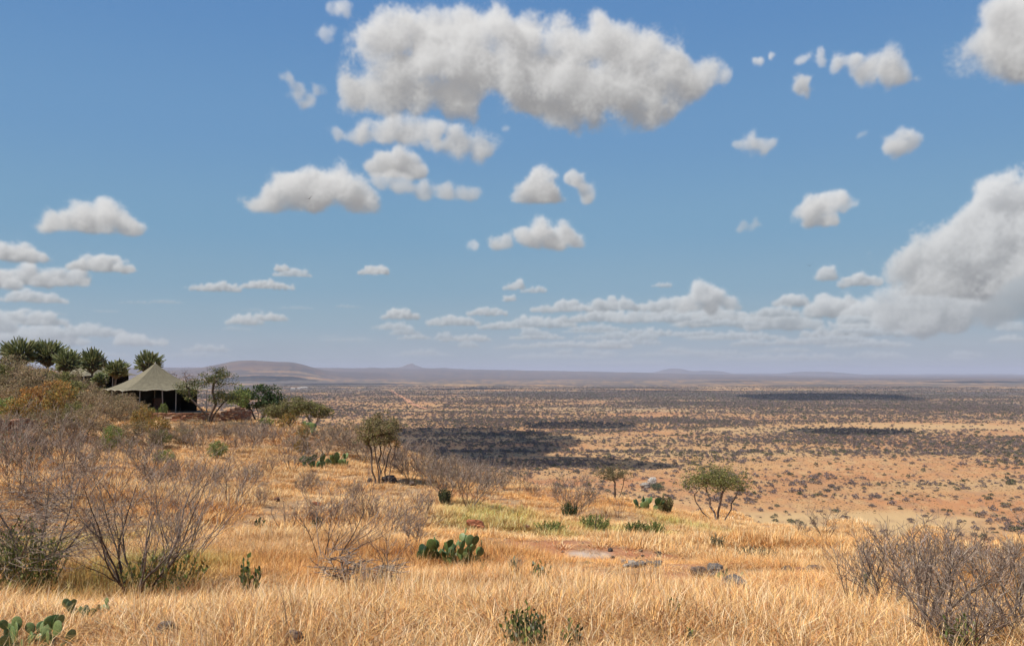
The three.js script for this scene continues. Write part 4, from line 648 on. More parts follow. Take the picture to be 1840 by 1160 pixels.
// the rest of the slope: repeats of a few shrubs
{ const protoOpts = [{ h: 1.7, spread: 0.6, stems: 9, dense: 0.8, tr: 0.007, sr: 0.015 }, { h: 1.7, spread: 0.9, stems: 9, dense: 0.85, tr: 0.007, sr: 0.015, lean: [0.4, 0] }, { h: 1.7, spread: 0.45, stems: 11, dense: 0.75, tr: 0.007, sr: 0.013 }, { h: 1.7, spread: 0.8, stems: 8, dense: 0.9, tr: 0.007, sr: 0.014, leaf: DRYLEAF, leafN: 0.25, leafSize: 0.05 }, { h: 1.7, spread: 0.7, stems: 8, dense: 0.9, tr: 0.007, sr: 0.014, leaf: [...OLIVE, ...DRYLEAF], leafN: 0.22, leafSize: 0.05 }];
  const protos = protoOpts.map((o, i) => shrubParts(900 + i * 7, o));
  const zones = [
    ['bare grey-brown shrub on the slope below the stone wall', 'bare shrubs below the stone wall', [[330, 790, 30], [365, 800, 34], [405, 796, 36], [448, 806, 52], [462, 802, 46], [436, 792, 40], [490, 800, 34], [510, 792, 36], [300, 800, 30], [272, 806, 40], [475, 786, 30], [380, 782, 26], [340, 808, 34], [425, 812, 30]]],
    ['bare shrub with dry leaves below the grove', 'bare shrubs below the grove', [[590, 806, 46], [612, 802, 50], [628, 820, 54], [640, 800, 44], [572, 792, 30], [600, 790, 34], [655, 828, 60], [530, 810, 36], [556, 818, 40], [585, 822, 34]]],
    ['bare pale shrub in the row along the brow right of the tall thorn bush', 'bare shrubs along the brow', [[722, 852, 74], [738, 862, 60], [755, 846, 58], [770, 872, 66], [790, 868, 62], [822, 878, 58], [868, 884, 62], [885, 886, 50], [905, 880, 40], [960, 892, 34], [1000, 900, 34], [815, 850, 40], [845, 868, 50], [700, 850, 54]]],
    ['bare shrub on the left slope behind the foreground shrubs', 'bare shrubs on the left slope', [[20, 830, 57], [60, 842, 62], [100, 836, 61], [160, 850, 57], [5, 860, 66], [140, 822, 46], [185, 828, 44], [245, 838, 49], [270, 852, 54], [310, 862, 49], [45, 800, 49], [95, 806, 46], [350, 880, 52], [390, 874, 41], [280, 880, 57], [225, 818, 36], [0, 790, 41], [130, 790, 44]]],
    ['thin bare shrub scattered in the grass of the middle slope', 'thin bare shrubs of the middle slope', [[470, 912, 40], [552, 892, 46], [640, 905, 50], [662, 940, 60], [760, 930, 50], [455, 870, 40], [560, 950, 50], [610, 940, 56], [745, 985, 60], [925, 1030, 34], [560, 870, 30], [485, 850, 34]]],
    ['low bare shrub in the right-hand thicket', 'low shrubs of the right-hand thicket', [[1735, 1030, 49], [1800, 1040, 56], [1690, 1075, 63], [1835, 1075, 70], [1700, 1160, 77], [1800, 1160, 91], [1820, 1010, 42], [1770, 1020, 42]]]];
  const ORD = ['first', 'second', 'third', 'fourth', 'fifth', 'sixth', 'seventh', 'eighth', 'ninth', 'tenth', 'eleventh', 'twelfth', 'thirteenth', 'fourteenth', 'fifteenth', 'sixteenth', 'seventeenth', 'eighteenth'];
  zones.forEach(([label, group, list], zi) => { const order = list.map((e, i) => i).sort((a, b) => list[a][0] - list[b][0]); list.forEach(([px, py, h], i) => { const p = groundAt(px, py); if (!p) return; const k = zi === 1 ? 3 + (i % 2) : zi === 3 ? [0, 2, 3, 4][i % 4] : (i * 7 + zi) % 4, t = shrubThing('bare_shrub', protos[k], label, 'shrub', group); const s = pixels(p, h) / 1.75, w = s * (0.85 + 0.4 * ((i * 37 % 10) / 10)); put(t, p, i * 2.399 + zi, [w, s, w]); t.userData.label = ORD[order.indexOf(i)] + ' from the left of the ' + group; }); });
}

// ================================================================== cacti and small green plants
pricklyPear(601, 'prickly pear clump with dark and blue-green pads in the middle foreground', groundAt(822, 1012), { w: pixels(groundAt(822, 1012), 78), h: pixels(groundAt(822, 1012), 50), pads: 64, pad: 0.125, tones: [0, 1, 2, 2, 3] });
pricklyPear(602, 'thin dark prickly pear half hidden in twigs left of the main clump', groundAt(775, 1008), { w: 0.34, h: 0.42, pads: 12, pad: 0.2, tones: [0, 2] });
pricklyPear(603, 'bright green prickly pear clump in the bottom left corner', groundAt(48, 1176), { w: 0.56, h: 0.2, pads: 54, pad: 0.085, tones: [1, 3, 3] });
pricklyPear(604, 'small pale green prickly pear beside a flat rock at the right', groundAt(1304, 1050), { w: 0.18, h: 0.22, pads: 7, pad: 0.13, tones: [1, 3] });
pricklyPear(605, 'left, darker clump of the twin prickly pears on the middle slope', groundAt(565, 842), { w: pixels(groundAt(565, 842), 34), h: pixels(groundAt(565, 842), 24), pads: 34, pad: 0.3, tones: [0, 1, 2] });
pricklyPear(606, 'right, yellower clump of the twin prickly pears on the middle slope', groundAt(608, 836), { w: pixels(groundAt(608, 836), 40), h: pixels(groundAt(608, 836), 20), pads: 30, pad: 0.3, tones: [1, 3] });
pricklyPear(607, 'prickly pear on the brow between the two far trees', groundAt(1160, 918), { w: pixels(groundAt(1160, 918), 40), h: pixels(groundAt(1160, 918), 20), pads: 30, pad: 0.3, tones: [0, 2, 3] });
pricklyPear(608, 'pale green prickly pear at the foot of the grove', groundAt(560, 782), { w: 1.2, h: 1.0, pads: 26, pad: 0.34, tones: [3, 1] });
pricklyPear(609, 'pale prickly pear in the dry grass near bottom left', groundAt(158, 1108), { w: 0.3, h: 0.12, pads: 24, pad: 0.065, tones: [3] });
// upright leafy plants: stems with standing oval leaves
function leafyPlant(seed, label, p, { w, h, n = 26, leaf = FRESH, size = 0.05, name = 'leafy_plant', category = 'plant', group }) {
  const r = rng(seed), st = new GB(), lf = new GB();
  for (let i = 0; i < n; i++) {
    const a = r() * 6.2832, d = w / 2 * Math.sqrt(r()), H = h * (0.55 + 0.5 * r()) * (1 - 0.3 * d / (w / 2)); let x = Math.cos(a) * d * 0.6, z = Math.sin(a) * d * 0.6, y = -0.05; const ex = Math.cos(a) * d, ez = Math.sin(a) * d, c = vary([0.16, 0.14, 0.07], r), sp = 0.02 + 0.3 * size;
    const k = Math.max(4, Math.round(H / sp)); let px = x, py = y, pz = z;
    for (let j = 1; j <= k; j++) { const t = j / k, nx = lerp(x, ex, t) + (r() - 0.5) * 0.008, ny = H * t, nz = lerp(z, ez, t) + (r() - 0.5) * 0.008; st.tube([px, py, pz], [nx, ny, nz], 0.004, 0.003, c); px = nx; py = ny; pz = nz; if (j > 1) { const q = r() * 6.2832, s = size * (0.6 + 0.7 * r()); lf.leaf(nx, ny, nz, Math.cos(q) * s * 0.5, s * (0.6 + 0.5 * r()), Math.sin(q) * s * 0.5, s * 0.26, vary(pick(leaf, r), r, 0.3), r); } }
  }
  const t = thing(name, label, category, group); mesh('stems', st.build(), M.wood, t).userData.kind = 'stuff'; mesh('leaves', lf.build(), M.leaf, t).userData.kind = 'stuff'; return put(t, p);
}
const MIXGREEN = [...DARKGREEN, ...FRESH, [0.3, 0.31, 0.22]];
const plantPx = (seed, px, py, wpx, hpx, label, o = {}) => { const p = groundAt(px, py); return leafyPlant(seed, label, p, { w: pixels(p, wpx), h: pixels(p, hpx), leaf: MIXGREEN, ...o }); };
plantPx(701, 942, 1172, 84, 78, 'dark green upright leafy plant at the bottom edge', { n: 44, size: 0.045 });
plantPx(702, 1028, 1172, 44, 56, 'thin leafy plant just right of the larger one at the bottom edge', { n: 16, size: 0.04 });
plantPx(703, 972, 1046, 36, 36, 'small dark leafy plant in the grass below the pale ash patch', { n: 18, size: 0.06 });
plantPx(704, 924, 1040, 18, 36, 'narrow grey-green plant left of the small dark leafy one', { n: 10, size: 0.05, leaf: GREYGREEN });
plantPx(705, 868, 1034, 18, 26, 'narrow leafy plant at the right foot of the prickly pear clump', { n: 8, size: 0.05 });
plantPx(706, 446, 1072, 44, 66, 'green leafy plant with broad leaves right of the large bare shrub', { n: 16, size: 0.08, leaf: DARKGREEN.concat(FRESH) });
plantPx(707, 1212, 1110, 30, 38, 'sparse dark-leaved stalk in the open grass at the right', { n: 6, size: 0.05 });
plantPx(708, 1290, 986, 28, 26, 'small silvery green plant in the grass below the acacia', { n: 50, size: 0.05, leaf: GREYGREEN });
plantPx(709, 1362, 1008, 70, 26, 'wide dull green low plant right of the silvery one', { n: 80, size: 0.05, leaf: [...GREYGREEN, ...DRYLEAF] });
plantPx(710, 1420, 1090, 20, 30, 'small brownish plant on the right-hand grass slope', { n: 9, size: 0.05, leaf: BROWNISH });
plantPx(711, 45, 1066, 120, 120, 'green climbing weeds round the foot of the flat-topped shrub', { n: 90, size: 0.055, leaf: FRESH.concat(OLIVE) });
plantPx(712, 290, 1062, 150, 70, 'yellow-green weeds in the foot of the large fan-shaped shrub', { n: 70, size: 0.06, leaf: FRESH.concat(YELLOW) });
plantPx(713, 800, 908, 26, 32, 'dark green leafy clump at the foot of a bare shrub on the brow', { n: 110, size: 0.075, leaf: DARKGREEN.concat(GREYGREEN) });
plantPx(714, 1024, 934, 34, 34, 'dark green clump inside the round bare shrub', { n: 110, size: 0.075, leaf: DARKGREEN });
plantPx(715, 1142, 964, 40, 28, 'dark green bush at the right end of the green grass patch', { n: 130, size: 0.075, leaf: DARKGREEN.concat(FRESH) });
plantPx(716, 1068, 956, 60, 32, 'fresh green bush in the middle of the green grass patch', { n: 140, size: 0.075, leaf: FRESH });
plantPx(717, 1175, 962, 40, 26, 'lighter green bush right of the dark one in the green patch', { n: 110, size: 0.07, leaf: FRESH });
plantPx(718, 990, 958, 60, 20, 'low green herbs at the left of the green grass patch', { n: 130, size: 0.07, leaf: FRESH });
plantPx(719, 1195, 922, 30, 34, 'olive bush on the brow left of the green acacia', { n: 120, size: 0.09, leaf: OLIVE.concat(BROWNISH) });
plantPx(720, 1240, 1152, 16, 20, 'tiny leafy sprig near the bottom right of centre', { n: 5, size: 0.04 });
plantPx(721, 1725, 1176, 60, 60, 'green-leaved herb at the foot of the fanned bare shrub', { n: 20, size: 0.05, leaf: FRESH });
plantPx(722, 465, 952, 22, 24, 'small dark green plant on the open slope right of the large shrub', { n: 14, size: 0.08, leaf: DARKGREEN.concat(GREYGREEN) });
plantPx(723, 1560, 1062, 24, 30, 'pale green herb at the left of the right-hand thicket', { n: 14, size: 0.05, leaf: GREYGREEN });
plantPx(724, 570, 950, 26, 22, 'small grey-green herb under the windswept shrub', { n: 18, size: 0.08, leaf: GREYGREEN.concat(DARKGREEN) });

// ================================================================== rocks
const rockPx = (seed, px, py, w, h, mat, label, group, depth = 0.8) => { const p = groundAt(px, py), u = pixels(p, 1); return rock(seed, label, p, [w * u, h * u * 1.35, w * u * depth], mat, seed * 0.7, group); };
rockPx(0, 855, 950, 34, 15, ROCK.red, 'flat orange-red stone slab left of the green grass patch');
rockPx(1, 700, 867, 28, 11, ROCK.dark, 'dark flat rock in the grass below the tall thorn bush');
rockPx(2, 664, 866, 10, 7, ROCK.dark, 'small dark rock left of the flat one under the thorn bush');
rockPx(3, 740, 872, 14, 7, ROCK.brown, 'small brown rock right of the dark flat one');
rockPx(4, 528, 1162, 36, 26, ROCK.brown, 'brown boulder at the bottom edge left of centre');
rockPx(5, 296, 1140, 30, 20, ROCK.brown, 'round brown stone in the grass near the bottom left');
rockPx(0, 1258, 1038, 32, 18, ROCK.brown, 'brown rock, left one of a pair below the red soil');
rockPx(2, 1286, 1036, 38, 20, ROCK.grey, 'grey rock, right one of a pair below the red soil');
rockPx(3, 1320, 1058, 50, 20, ROCK.grey, 'flat grey rock behind the small pale prickly pear');
rockPx(1, 1416, 1034, 24, 14, ROCK.dark, 'dark rock, leftmost of three at the right of the slope');
rockPx(4, 1440, 1038, 28, 17, ROCK.rust, 'rust-red rock, middle one of three at the right of the slope');
rockPx(5, 1464, 1036, 32, 18, ROCK.brown, 'brown rock, rightmost of three at the right of the slope');
rockPx(3, 1472, 1046, 18, 9, ROCK.grey, 'small grey rock just below three darker ones');
rockPx(2, 948, 952, 12, 8, ROCK.rust, 'small rust-brown stone left of the green grass patch');
rockPx(1, 498, 902, 10, 8, ROCK.rust, 'small rust stone on the open slope right of the large shrub');
rockPx(0, 570, 908, 16, 6, ROCK.red, 'orange stone in the grass behind the windswept shrub');
rockPx(5, 1120, 1066, 34, 8, ROCK.grey, 'low grey stone sunk in the grass below the rubble');
{ const r = rng(808); for (let i = 0; i < 46; i++) { const p = groundAt(1150 + (r() + r() - 1) * 44, 1014 + (r() + r() - 1) * 8), s = 0.05 + 0.07 * r(); rock(i, 'small grey stone in the rubble heap beside the ash patch', p, [s * 1.2, s * 0.8, s], r() < 0.6 ? ROCK.grey : ROCK.pale, r() * 6, 'stones of the grey rubble heap'); }
  for (let i = 0; i < 40; i++) { const p = groundAt(960 + r() * 420, 972 + 40 * r() + 0.0 * i), s = 0.04 + 0.09 * r() * r(); rock(i + 3, 'small brown stone lying on the bare red soil', p, [s * 1.3, s * 0.8, s], pick([ROCK.brown, ROCK.rust, ROCK.dark], r), r() * 6, 'stones on the bare soil'); } }

// ================================================================== grass
{ const STRAW = [[0.66, 0.40, 0.145], [0.72, 0.48, 0.21], [0.60, 0.32, 0.10], [0.80, 0.59, 0.32], [0.48, 0.22, 0.075], [0.68, 0.35, 0.11], [0.30, 0.15, 0.07]];
  const tuft = (seed, n, h, w, spread, fan) => { const r = rng(seed), g = new GB(); for (let i = 0; i < n; i++) { const a = r() * 6.2832, d = spread * Math.sqrt(r()), H = h * (0.45 + 0.65 * r()); g.blade(Math.cos(a) * d, Math.sin(a) * d, H, w * (0.6 + 0.7 * r()), H * fan * (0.2 + r()), a + (r() - 0.5) * 1.8, vary(pick(STRAW, r), r, 0.34), -0.03); } return g.build(); };
  const sets = [[tuft(1, 32, 0.24, 0.0022, 0.12, 1.2), []], [tuft(2, 36, 0.17, 0.0024, 0.16, 2.0), []], [tuft(3, 16, 0.34, 0.0018, 0.08, 0.7), []], [tuft(4, 44, 0.09, 0.0026, 0.18, 4.0), []],
    [tuft(5, 34, 0.26, 0.0055, 0.24, 1.1), []], [tuft(6, 40, 0.15, 0.006, 0.28, 2.6), []], [tuft(7, 26, 0.28, 0.012, 0.45, 1.0), []], [tuft(8, 32, 0.17, 0.013, 0.5, 2.2), []]];
  const r = rng(55), m = new THREE.Matrix4(), q = new THREE.Quaternion(), Y = new THREE.Vector3(0, 1, 0), greens = [[1075, 956, 110, 12], [990, 962, 60, 8], [1160, 960, 60, 8], [30, 990, 120, 40], [250, 1030, 160, 36], [880, 930, 120, 24], [1230, 950, 90, 18]].map(([px, py, w, h]) => { const p = groundAt(px, py), b = groundAt(px, py - h); return [p.x, p.z, pixels(p, w), Math.max(1.2, p.distanceTo(b))]; });
  const bands = [[2.6, 9, 170, 0], [9, 18, 110, 0], [18, 34, 36, 4], [34, 60, 11, 4], [60, 135, 3.6, 6]];
  for (const [r0, r1, per, k0] of bands) {
    const a0 = -0.70, a1 = 0.70, area = 0.5 * (a1 - a0) * (r1 * r1 - r0 * r0), n = Math.round(area * per);
    for (let i = 0; i < n; i++) {
      const R = Math.sqrt(r0 * r0 + r() * (r1 * r1 - r0 * r0)), a = a0 + r() * (a1 - a0), x = R * Math.sin(a), z = -R * Math.cos(a), keep = r(), pickK = r(), sc = r(), tn = r(), jit = r();
      if (R > edgeAt(a * 57.2958) + 12) continue;
      const thin = n2(x * 0.35, z * 0.35, 2, 61);
      if (keep < 0.96 * Math.max(bareAt(x, z, 'ash') * 1.05, bareAt(x, z, 'red') * 0.9, bareAt(x, z, 'litter') * 0.74) || keep < -1.5 * thin - 0.05) continue;
      let green = 0; for (const [gx, gz, gw, gh] of greens) green = Math.max(green, 1 - smooth(0.4, 1.1, Math.hypot((x - gx) / gw, (z - gz) / gh) + 0.4 * n2(x * 0.5, z * 0.5, 2, 63)));
      const litter = bareAt(x, z), tone = n2(x * 0.10, z * 0.10, 3, 65), red = smooth(-0.05, 0.35, n2(x * 0.17 + 7, z * 0.17, 3, 67) + 0.5 * n2(x * 0.9, z * 0.9, 2, 68)), hs = (0.45 + 0.85 * sc) * clamp(1 + 1.3 * n2(x * 0.45, z * 0.45, 3, 69), 0.3, 1.9) * (1 - 0.6 * litter), set = sets[k0 + (k0 ? (pickK < 0.4 ? 0 : 1) : pickK < 0.2 ? 0 : pickK < 0.52 ? 1 : pickK < 0.62 ? 2 : 3)];
      const s = lerp(0.9, 1.25, sc); m.compose(new THREE.Vector3(x, heightAt(x, z), z), q.setFromAxisAngle(Y, tn * 6.2832), new THREE.Vector3(s, hs, s));
      const b = 0.86 + 0.26 * jit + 0.25 * tone; let c = [1.0 * b, 1.0 * b, 1.0 * b];
      c = [c[0] * lerp(1.02, 0.98, red), c[1] * lerp(1.04, 0.84, red), c[2] * lerp(1.12, 0.70, red)];
      if (green > 0) { const g = green * (0.1 + 0.7 * jit); c = [c[0] * lerp(1, 0.52, g), c[1] * lerp(1, 0.86, g), c[2] * lerp(1, 0.42, g)]; }
      set[1].push([m.clone(), c]);
    }
  }
  let total = 0; const C = new THREE.Color();
  sets.forEach(([g, list], k) => { if (!list.length) return; const im = new THREE.InstancedMesh(g, M.grass, list.length); list.forEach(([mm, c], i) => { im.setMatrixAt(i, mm); im.setColorAt(i, C.setRGB(...c)); }); im.name = numbered('dry_grass'); shadowed(im); tag(im, ['golden dry grass tufts of the near slope', 'arching pale grass tufts of the near slope', 'tall thin grass tufts of the near slope', 'low bent grass tufts of the near slope', 'golden grass tufts of the middle slope', 'bent grass tufts of the middle slope', 'golden grass of the far brow and camp slope', 'bent grass of the far brow and camp slope'][k], 'grass', null, 'stuff'); scene.add(im); total += list.length; });
  console.log('grass', total);
}

// ================================================================== bushes of the plain
{ const kinds = [[[0.21, 0.155, 0.12], [0.26, 0.20, 0.16], [0.16, 0.12, 0.092]], [[0.155, 0.145, 0.075], [0.19, 0.175, 0.10], [0.12, 0.112, 0.06]], [[0.24, 0.175, 0.15], [0.29, 0.22, 0.19], [0.19, 0.14, 0.12]], [[0.105, 0.112, 0.05], [0.135, 0.14, 0.064], [0.085, 0.092, 0.042]]];
  const geos = [0, 1, 2, 3, 4, 5].map((v) => { const r = rng(1300 + v), g = new GB(), lf = kinds[v % 4], flatness = [0.62, 0.5, 0.7, 0.55, 0.4, 0.8][v]; for (let s = 0; s < 3; s++) { const a = r() * 6.28; g.tube([0, -0.4, 0], [Math.cos(a) * 0.6, 1.1 * flatness, Math.sin(a) * 0.6], 0.09, 0.05, BARK[2]); }
    for (let i = 0; i < 84; i++) { const a = r() * 6.2832, e = -0.35 + 1.35 * r(), k = 0.65 + 0.5 * r() + 0.35 * noise3(Math.cos(a) * 1.5, e * 1.5, Math.sin(a) * 1.5 + v * 5), c = Math.sqrt(Math.max(0, 1 - e * e)), s = 0.32 + 0.32 * r(); g.leaf(Math.cos(a) * c * k * 1.25, (0.55 + e * k * 0.8) * flatness * 1.6, Math.sin(a) * c * k * 1.25, (r() - 0.5) * 2 * s, (r() - 0.4) * 1.5 * s, (r() - 0.5) * 2 * s, s * 0.6, vary(pick(lf, r), r, 0.3), r); } return g.build(); });
  const r = rng(1400), all = [];
  const scrub = (() => { const q = rng(1390), g = new GB(); for (let i = 0; i < 26; i++) { const a = q() * 6.2832, d = 0.55 * Math.sqrt(q()); g.leaf(Math.cos(a) * d, -0.05, Math.sin(a) * d, Math.cos(a) * 0.25 * q(), 0.2 + 0.3 * q(), Math.sin(a) * 0.25 * q(), 0.13, vary(pick([[0.42, 0.29, 0.14], [0.34, 0.22, 0.11], [0.22, 0.155, 0.09], [0.16, 0.13, 0.07]], q), q, 0.2), q); } return g.build(); })(), tufts = [];
  const bands = [[150, 420, 0.03], [420, 800, 0.055], [800, 1400, 0.05], [1400, 2300, 0.028], [2300, 3600, 0.013], [3600, 5200, 0.005], [5200, 7500, 0.0018]];
  for (const [r0, r1, per] of bands) {
    const a0 = -0.62, a1 = 0.62, n = Math.round(0.5 * (a1 - a0) * (r1 * r1 - r0 * r0) * per);
    for (let i = 0; i < n; i++) {
      const R = Math.sqrt(r0 * r0 + r() * (r1 * r1 - r0 * r0)), a = a0 + r() * (a1 - a0), x = R * Math.sin(a), z = -R * Math.cos(a), keep = r(), kk = r(), sz = r(), tn = r(), tint = r();
      if (R < edgeAt(a * 57.3) + 60) continue;
      const cov = bushCover(x, z) * (1 - 0.93 * sandAt(x, z)) + 0.09; if (keep > Math.pow(cov, 1.5) * 1.1) continue;
      all.push([R, x, z, kk < 0.2 ? 0 : kk < 0.38 ? 4 : kk < 0.72 ? 2 : kk < 0.8 + 0.1 * (1 - cov) ? 1 : kk < 0.93 ? 5 : 3, (0.65 + 1.5 * sz * sz * sz + 0.5 * sz) * lerp(1, 1.35, smooth(1500, 4000, R)), tn * 6.28, tint]);
    }
  }
  const seen = ([R, x, z, , s]) => { const y = heightAt(x, z) + s, k0 = Math.abs(x / z); if (k0 > 0.575) return false; for (let t = 0.03; t < 0.9; t *= 1.09) { const d = R * t; if (d < 6) continue; if (heightAt(x * t, z * t) + 0.3 > EYE + (y - EYE) * t) return false; } return true; };
  for (const [r0, r1, n] of [[200, 650, 34000], [650, 1100, 60000], [1100, 1900, 60000]]) for (let i = 0; i < n; i++) { const R = Math.sqrt(r0 * r0 + r() * (r1 * r1 - r0 * r0)), a = -0.6 + 1.2 * r(), x = R * Math.sin(a), z = -R * Math.cos(a), keep = r(), s = 0.5 + 1.1 * r() * r(), tn = r(), ti = r(); if (R < edgeAt(a * 57.3) + 20 || keep < 0.9 * sandAt(x, z) || keep > 0.55 + 1.2 * n2(x / 60, z / 50, 3, 73)) continue; tufts.push([x, z, s * (R > 1100 ? 1.4 : 1), tn, ti]); }
  all.sort((p, q) => p[0] - q[0]);
  const single = [], rest = []; for (const b of all) (single.length < 300 && seen(b) ? single : rest).push(b);
  const labels = ['grey-brown bush dotting the near part of the plain', 'dull green bush dotting the near part of the plain', 'pale mauve-brown bush dotting the near part of the plain', 'dark green bush dotting the near part of the plain'];
  for (const [, x, z, k, s, tn] of single) { const m = mesh('plain_bush', geos[k], M.leaf, scene); tag(m, labels[k % 4], 'bush', labels[k % 4].replace('bush', 'bushes')); m.position.set(x, heightAt(x, z), z); m.rotation.y = tn; m.scale.setScalar(s); }
  const lists = geos.map(() => []); for (const b of rest) lists[b[3]].push(b);
  const m = new THREE.Matrix4(), q = new THREE.Quaternion(), Y = new THREE.Vector3(0, 1, 0), C = new THREE.Color(); let total = 0;
  lists.forEach((list, k) => { const im = new THREE.InstancedMesh(geos[k], M.leaf, list.length); list.forEach(([, x, z, , s, tn, tint], i) => { im.setMatrixAt(i, m.compose(new THREE.Vector3(x, heightAt(x, z), z), q.setFromAxisAngle(Y, tn), new THREE.Vector3(s, s, s))); const t = 0.75 + 0.5 * tint; im.setColorAt(i, C.setRGB(t, t, t)); }); im.name = numbered('plain_bushes'); shadowed(im); tag(im, ['grey-brown bushes', 'dull green bushes', 'mauve-brown bushes', 'dark green bushes', 'spreading grey-brown bushes', 'rounded dull green bushes'][k] + ' spread over the far plain', 'bushes', null, 'stuff'); scene.add(im); total += list.length; });
  const im = new THREE.InstancedMesh(scrub, M.leaf, tufts.length); tufts.forEach(([x, z, s, tn, ti], i) => { im.setMatrixAt(i, m.compose(new THREE.Vector3(x, heightAt(x, z), z), q.setFromAxisAngle(Y, tn * 6.28), new THREE.Vector3(s, s * 0.8, s))); im.setColorAt(i, C.setRGB(0.7 + 0.6 * ti, 0.7 + 0.6 * ti, 0.7 + 0.6 * ti)); }); im.name = 'plain_scrub'; shadowed(im); tag(im, 'dry grass and dwarf scrub between the bushes of the plain', 'scrub', null, 'stuff'); scene.add(im);
  console.log('plain bushes', total, tufts.length);
}

// ================================================================== far things
const plainAt = (px, py) => groundAt(px, py, 300, 40000);
{ // dirt track and dry river bed
  const strip = (name, label, pts, w, c, lift) => { const P = new THREE.CatmullRomCurve3(pts.map(([px, py]) => { const p = plainAt(px, py); return p; })).getPoints(120), pos = [], idx = []; P.forEach((p, i) => { const q = P[Math.min(i + 1, P.length - 1)], o = P[Math.max(0, i - 1)], dx = q.x - o.x, dz = q.z - o.z, l = Math.hypot(dx, dz) || 1, ww = w * (0.8 + 0.3 * noise3(i * 0.2, 1, 2)); for (const s of [-1, 1]) { const x = p.x - dz / l * ww * s / 2, z = p.z + dx / l * ww * s / 2; pos.push(x, heightAt(x, z) + lift, z); } if (i) idx.push(2 * i - 2, 2 * i - 1, 2 * i, 2 * i - 1, 2 * i + 1, 2 * i); }); const g = new THREE.BufferGeometry(); g.setAttribute('position', new THREE.Float32BufferAttribute(pos, 3)); g.setIndex(idx); g.computeVertexNormals(); tag(mesh(name, g, new THREE.MeshStandardMaterial({ color: col(...c), roughness: 1, side: THREE.DoubleSide }), scene), label, null, null, 'structure'); };
  strip('dirt_road', 'orange dirt road winding across the far plain', [[702, 701], [712, 708], [728, 716], [742, 726], [764, 735]], 26, [0.50, 0.24, 0.12], 1.6);
  strip('sandy_river_bed', 'thin pale line of dry river bed across the plain', [[860, 736], [960, 738], [1060, 738], [1160, 735], [1220, 732]], 26, [0.55, 0.40, 0.25], 1.4);
}
{ const wall = new THREE.MeshStandardMaterial({ color: col(0.75, 0.66, 0.55), roughness: 0.9 }), tin = new THREE.MeshStandardMaterial({ color: col(0.5, 0.45, 0.4), roughness: 0.6 });
  for (const [px, py, w, label] of [[546, 698, 44, 'largest pale building of the tiny far settlement'], [537, 699, 22, 'small pale building left in the tiny far settlement'], [526, 700, 26, 'small pale building at the left end of the far settlement']]) { const p = plainAt(px, py); if (!p) continue; const t = thing('farm_building', label, 'building', 'buildings of the far settlement'); mesh('wall', new THREE.BoxGeometry(w, 9, 14).translate(0, 4, 0), wall, t); const s = new THREE.Shape([[-8, 0], [8, 0], [0, 4]].map((q) => new THREE.Vector2(...q))); mesh('roof', new THREE.ExtrudeGeometry(s, { depth: w + 2, bevelEnabled: false }).translate(0, 8.503, -w / 2 - 1).rotateY(Math.PI / 2), tin, t); put(t, p, 0.2); } }
{ const p = plainAt(1172, 872); rock(3, 'big pale boulder on the plain beside a green bush', p, [9, 11, 8], stoneMat(0.6, 0.54, 0.46), 0.4); rock(1, 'lower brown boulder left of the big pale one on the plain', plainAt(1160, 876), [12, 6, 10], ROCK.pale, 1.0);
  const b = bushParts(1501, { h: 7, w: 16, leaf: GREYGREEN.concat(DARKGREEN), clumps: 90, perClump: 26, size: 0.6, clump: 2, minY: -0.7 }); put(treeThing('green_bush', b, 'wide grey-green bush in front of the big pale boulder', 'bush'), plainAt(1182, 880)); }
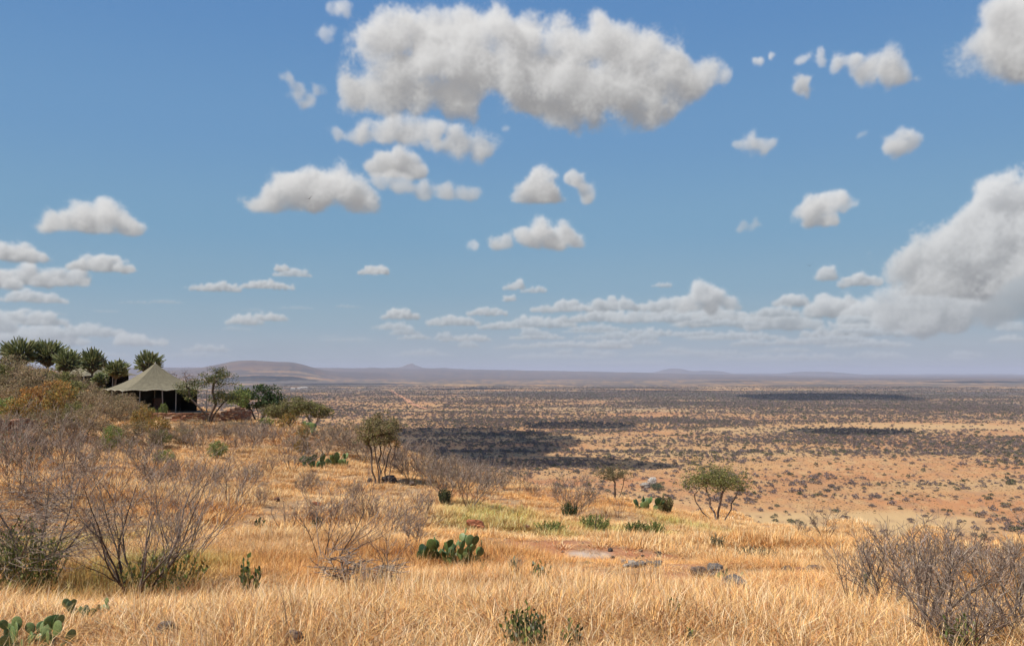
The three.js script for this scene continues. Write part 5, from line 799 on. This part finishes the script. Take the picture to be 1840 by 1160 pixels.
// birds
for (const [px, py, d, span, turn, label] of [[555, 357, 120, 0.75, 0.6, 'small dark bird gliding before a cloud at upper left'], [1456, 477, 120, 0.62, -0.5, 'small dark bird flying left of the towering cloud bank']]) {
  const [x, y, z] = rayOf(px, py), k = d / Math.hypot(x, y, z), t = thing('bird', label, 'bird', 'birds in the sky'), dark = new THREE.MeshStandardMaterial({ color: col(0.03, 0.027, 0.025), roughness: 0.8 });
  mesh('body', new THREE.LatheGeometry([[0, -0.22], [0.02, -0.2], [0.05, -0.1], [0.065, 0], [0.05, 0.1], [0.035, 0.15], [0.04, 0.19], [0.015, 0.235], [0, 0.25]].map((q) => new THREE.Vector2(...q)), 12).rotateX(Math.PI / 2).scale(span, span, span), dark, t);
  for (const s of [-1, 1]) { const w = new THREE.Shape([[0, 0.08], [0.35, 0.12], [0.75, 0.02], [0.55, -0.04], [0.3, -0.08], [0, -0.08]].map((q) => new THREE.Vector2(q[0] * s, q[1]))); const g = new THREE.ExtrudeGeometry(w, { depth: 0.012, bevelEnabled: false }).rotateX(Math.PI / 2).scale(span, span, span); const m = mesh('wing', g, dark, t); m.rotation.z = s * 0.45; }
  const tail = new THREE.Shape([[-0.02, 0], [0.02, 0], [0.07, -0.18], [-0.07, -0.18]].map((q) => new THREE.Vector2(...q))); mesh('tail', new THREE.ExtrudeGeometry(tail, { depth: 0.01, bevelEnabled: false }).rotateX(-Math.PI / 2).translate(0, 0, -0.18).scale(span, span, span), dark, t);
  t.position.set(x * k, y * k + EYE, z * k); t.rotation.set(0.25, turn, 0.3);
}
// ================================================================== clouds overhead, out of the picture, that shade parts of the plain
{ const white = new THREE.MeshStandardMaterial({ color: col(0.9, 0.9, 0.9), roughness: 1, transparent: true, opacity: 0.6 });
  const cloud = (px, py, hw, hd, turn, label, seed) => {
    const s = plainAt(px, py); if (!s) return; const R = Math.hypot(s.x, s.z), A = Math.max(900, 0.52 * R) - s.y, g = new THREE.IcosahedronGeometry(1, 24), p = g.attributes.position;
    for (let i = 0; i < p.count; i++) { const x = p.getX(i), y = p.getY(i), z = p.getZ(i), k = 1 + 1.0 * fbm(x * 1.3 + seed * 3.1, y * 1.3, z * 1.3, 5); p.setXYZ(i, x * k * hw, Math.max(y * k, -0.22) * Math.min(hw, hd) * 0.5, z * k * hd); }
    g.computeVertexNormals(); const m = mesh('cloud', g, white, scene); tag(m, label, 'cloud', 'clouds above the picture', 'structure'); m.position.copy(s).addScaledVector(SUN, A / SUN.y); m.rotation.y = turn;
  };
  cloud(690, 792, 330, 330, -0.5, 'heap cloud whose shadow lies on the plain below the brow', 1);
  cloud(960, 828, 170, 70, -0.35, 'long thin heap cloud shading the foot of the hill in the middle', 12);
  cloud(1525, 775, 95, 110, 0, 'small heap cloud shading a patch right of centre', 2);
  cloud(1490, 712, 390, 420, 0, 'heap cloud shading a long patch on the right', 3);
  cloud(470, 681, 560, 500, 0, 'heap cloud shading the foot of the flat-topped hill', 4);
  cloud(610, 690, 640, 420, 0, 'heap cloud shading a long strip at left', 5);
  cloud(845, 698, 260, 330, 0, 'small heap cloud shading a strip left of centre', 6);
  cloud(1190, 702, 420, 200, 0, 'heap cloud shading a thin strip in the middle', 7);
  cloud(1315, 685, 330, 500, 0, 'small heap cloud shading a far patch', 8);
  cloud(1770, 686, 640, 400, 0, 'heap cloud shading a far strip on the right', 9);
  cloud(1040, 764, 130, 90, -0.3, 'small heap cloud shading bushes in the middle of the plain', 10);
}

renderer.render(scene, camera);
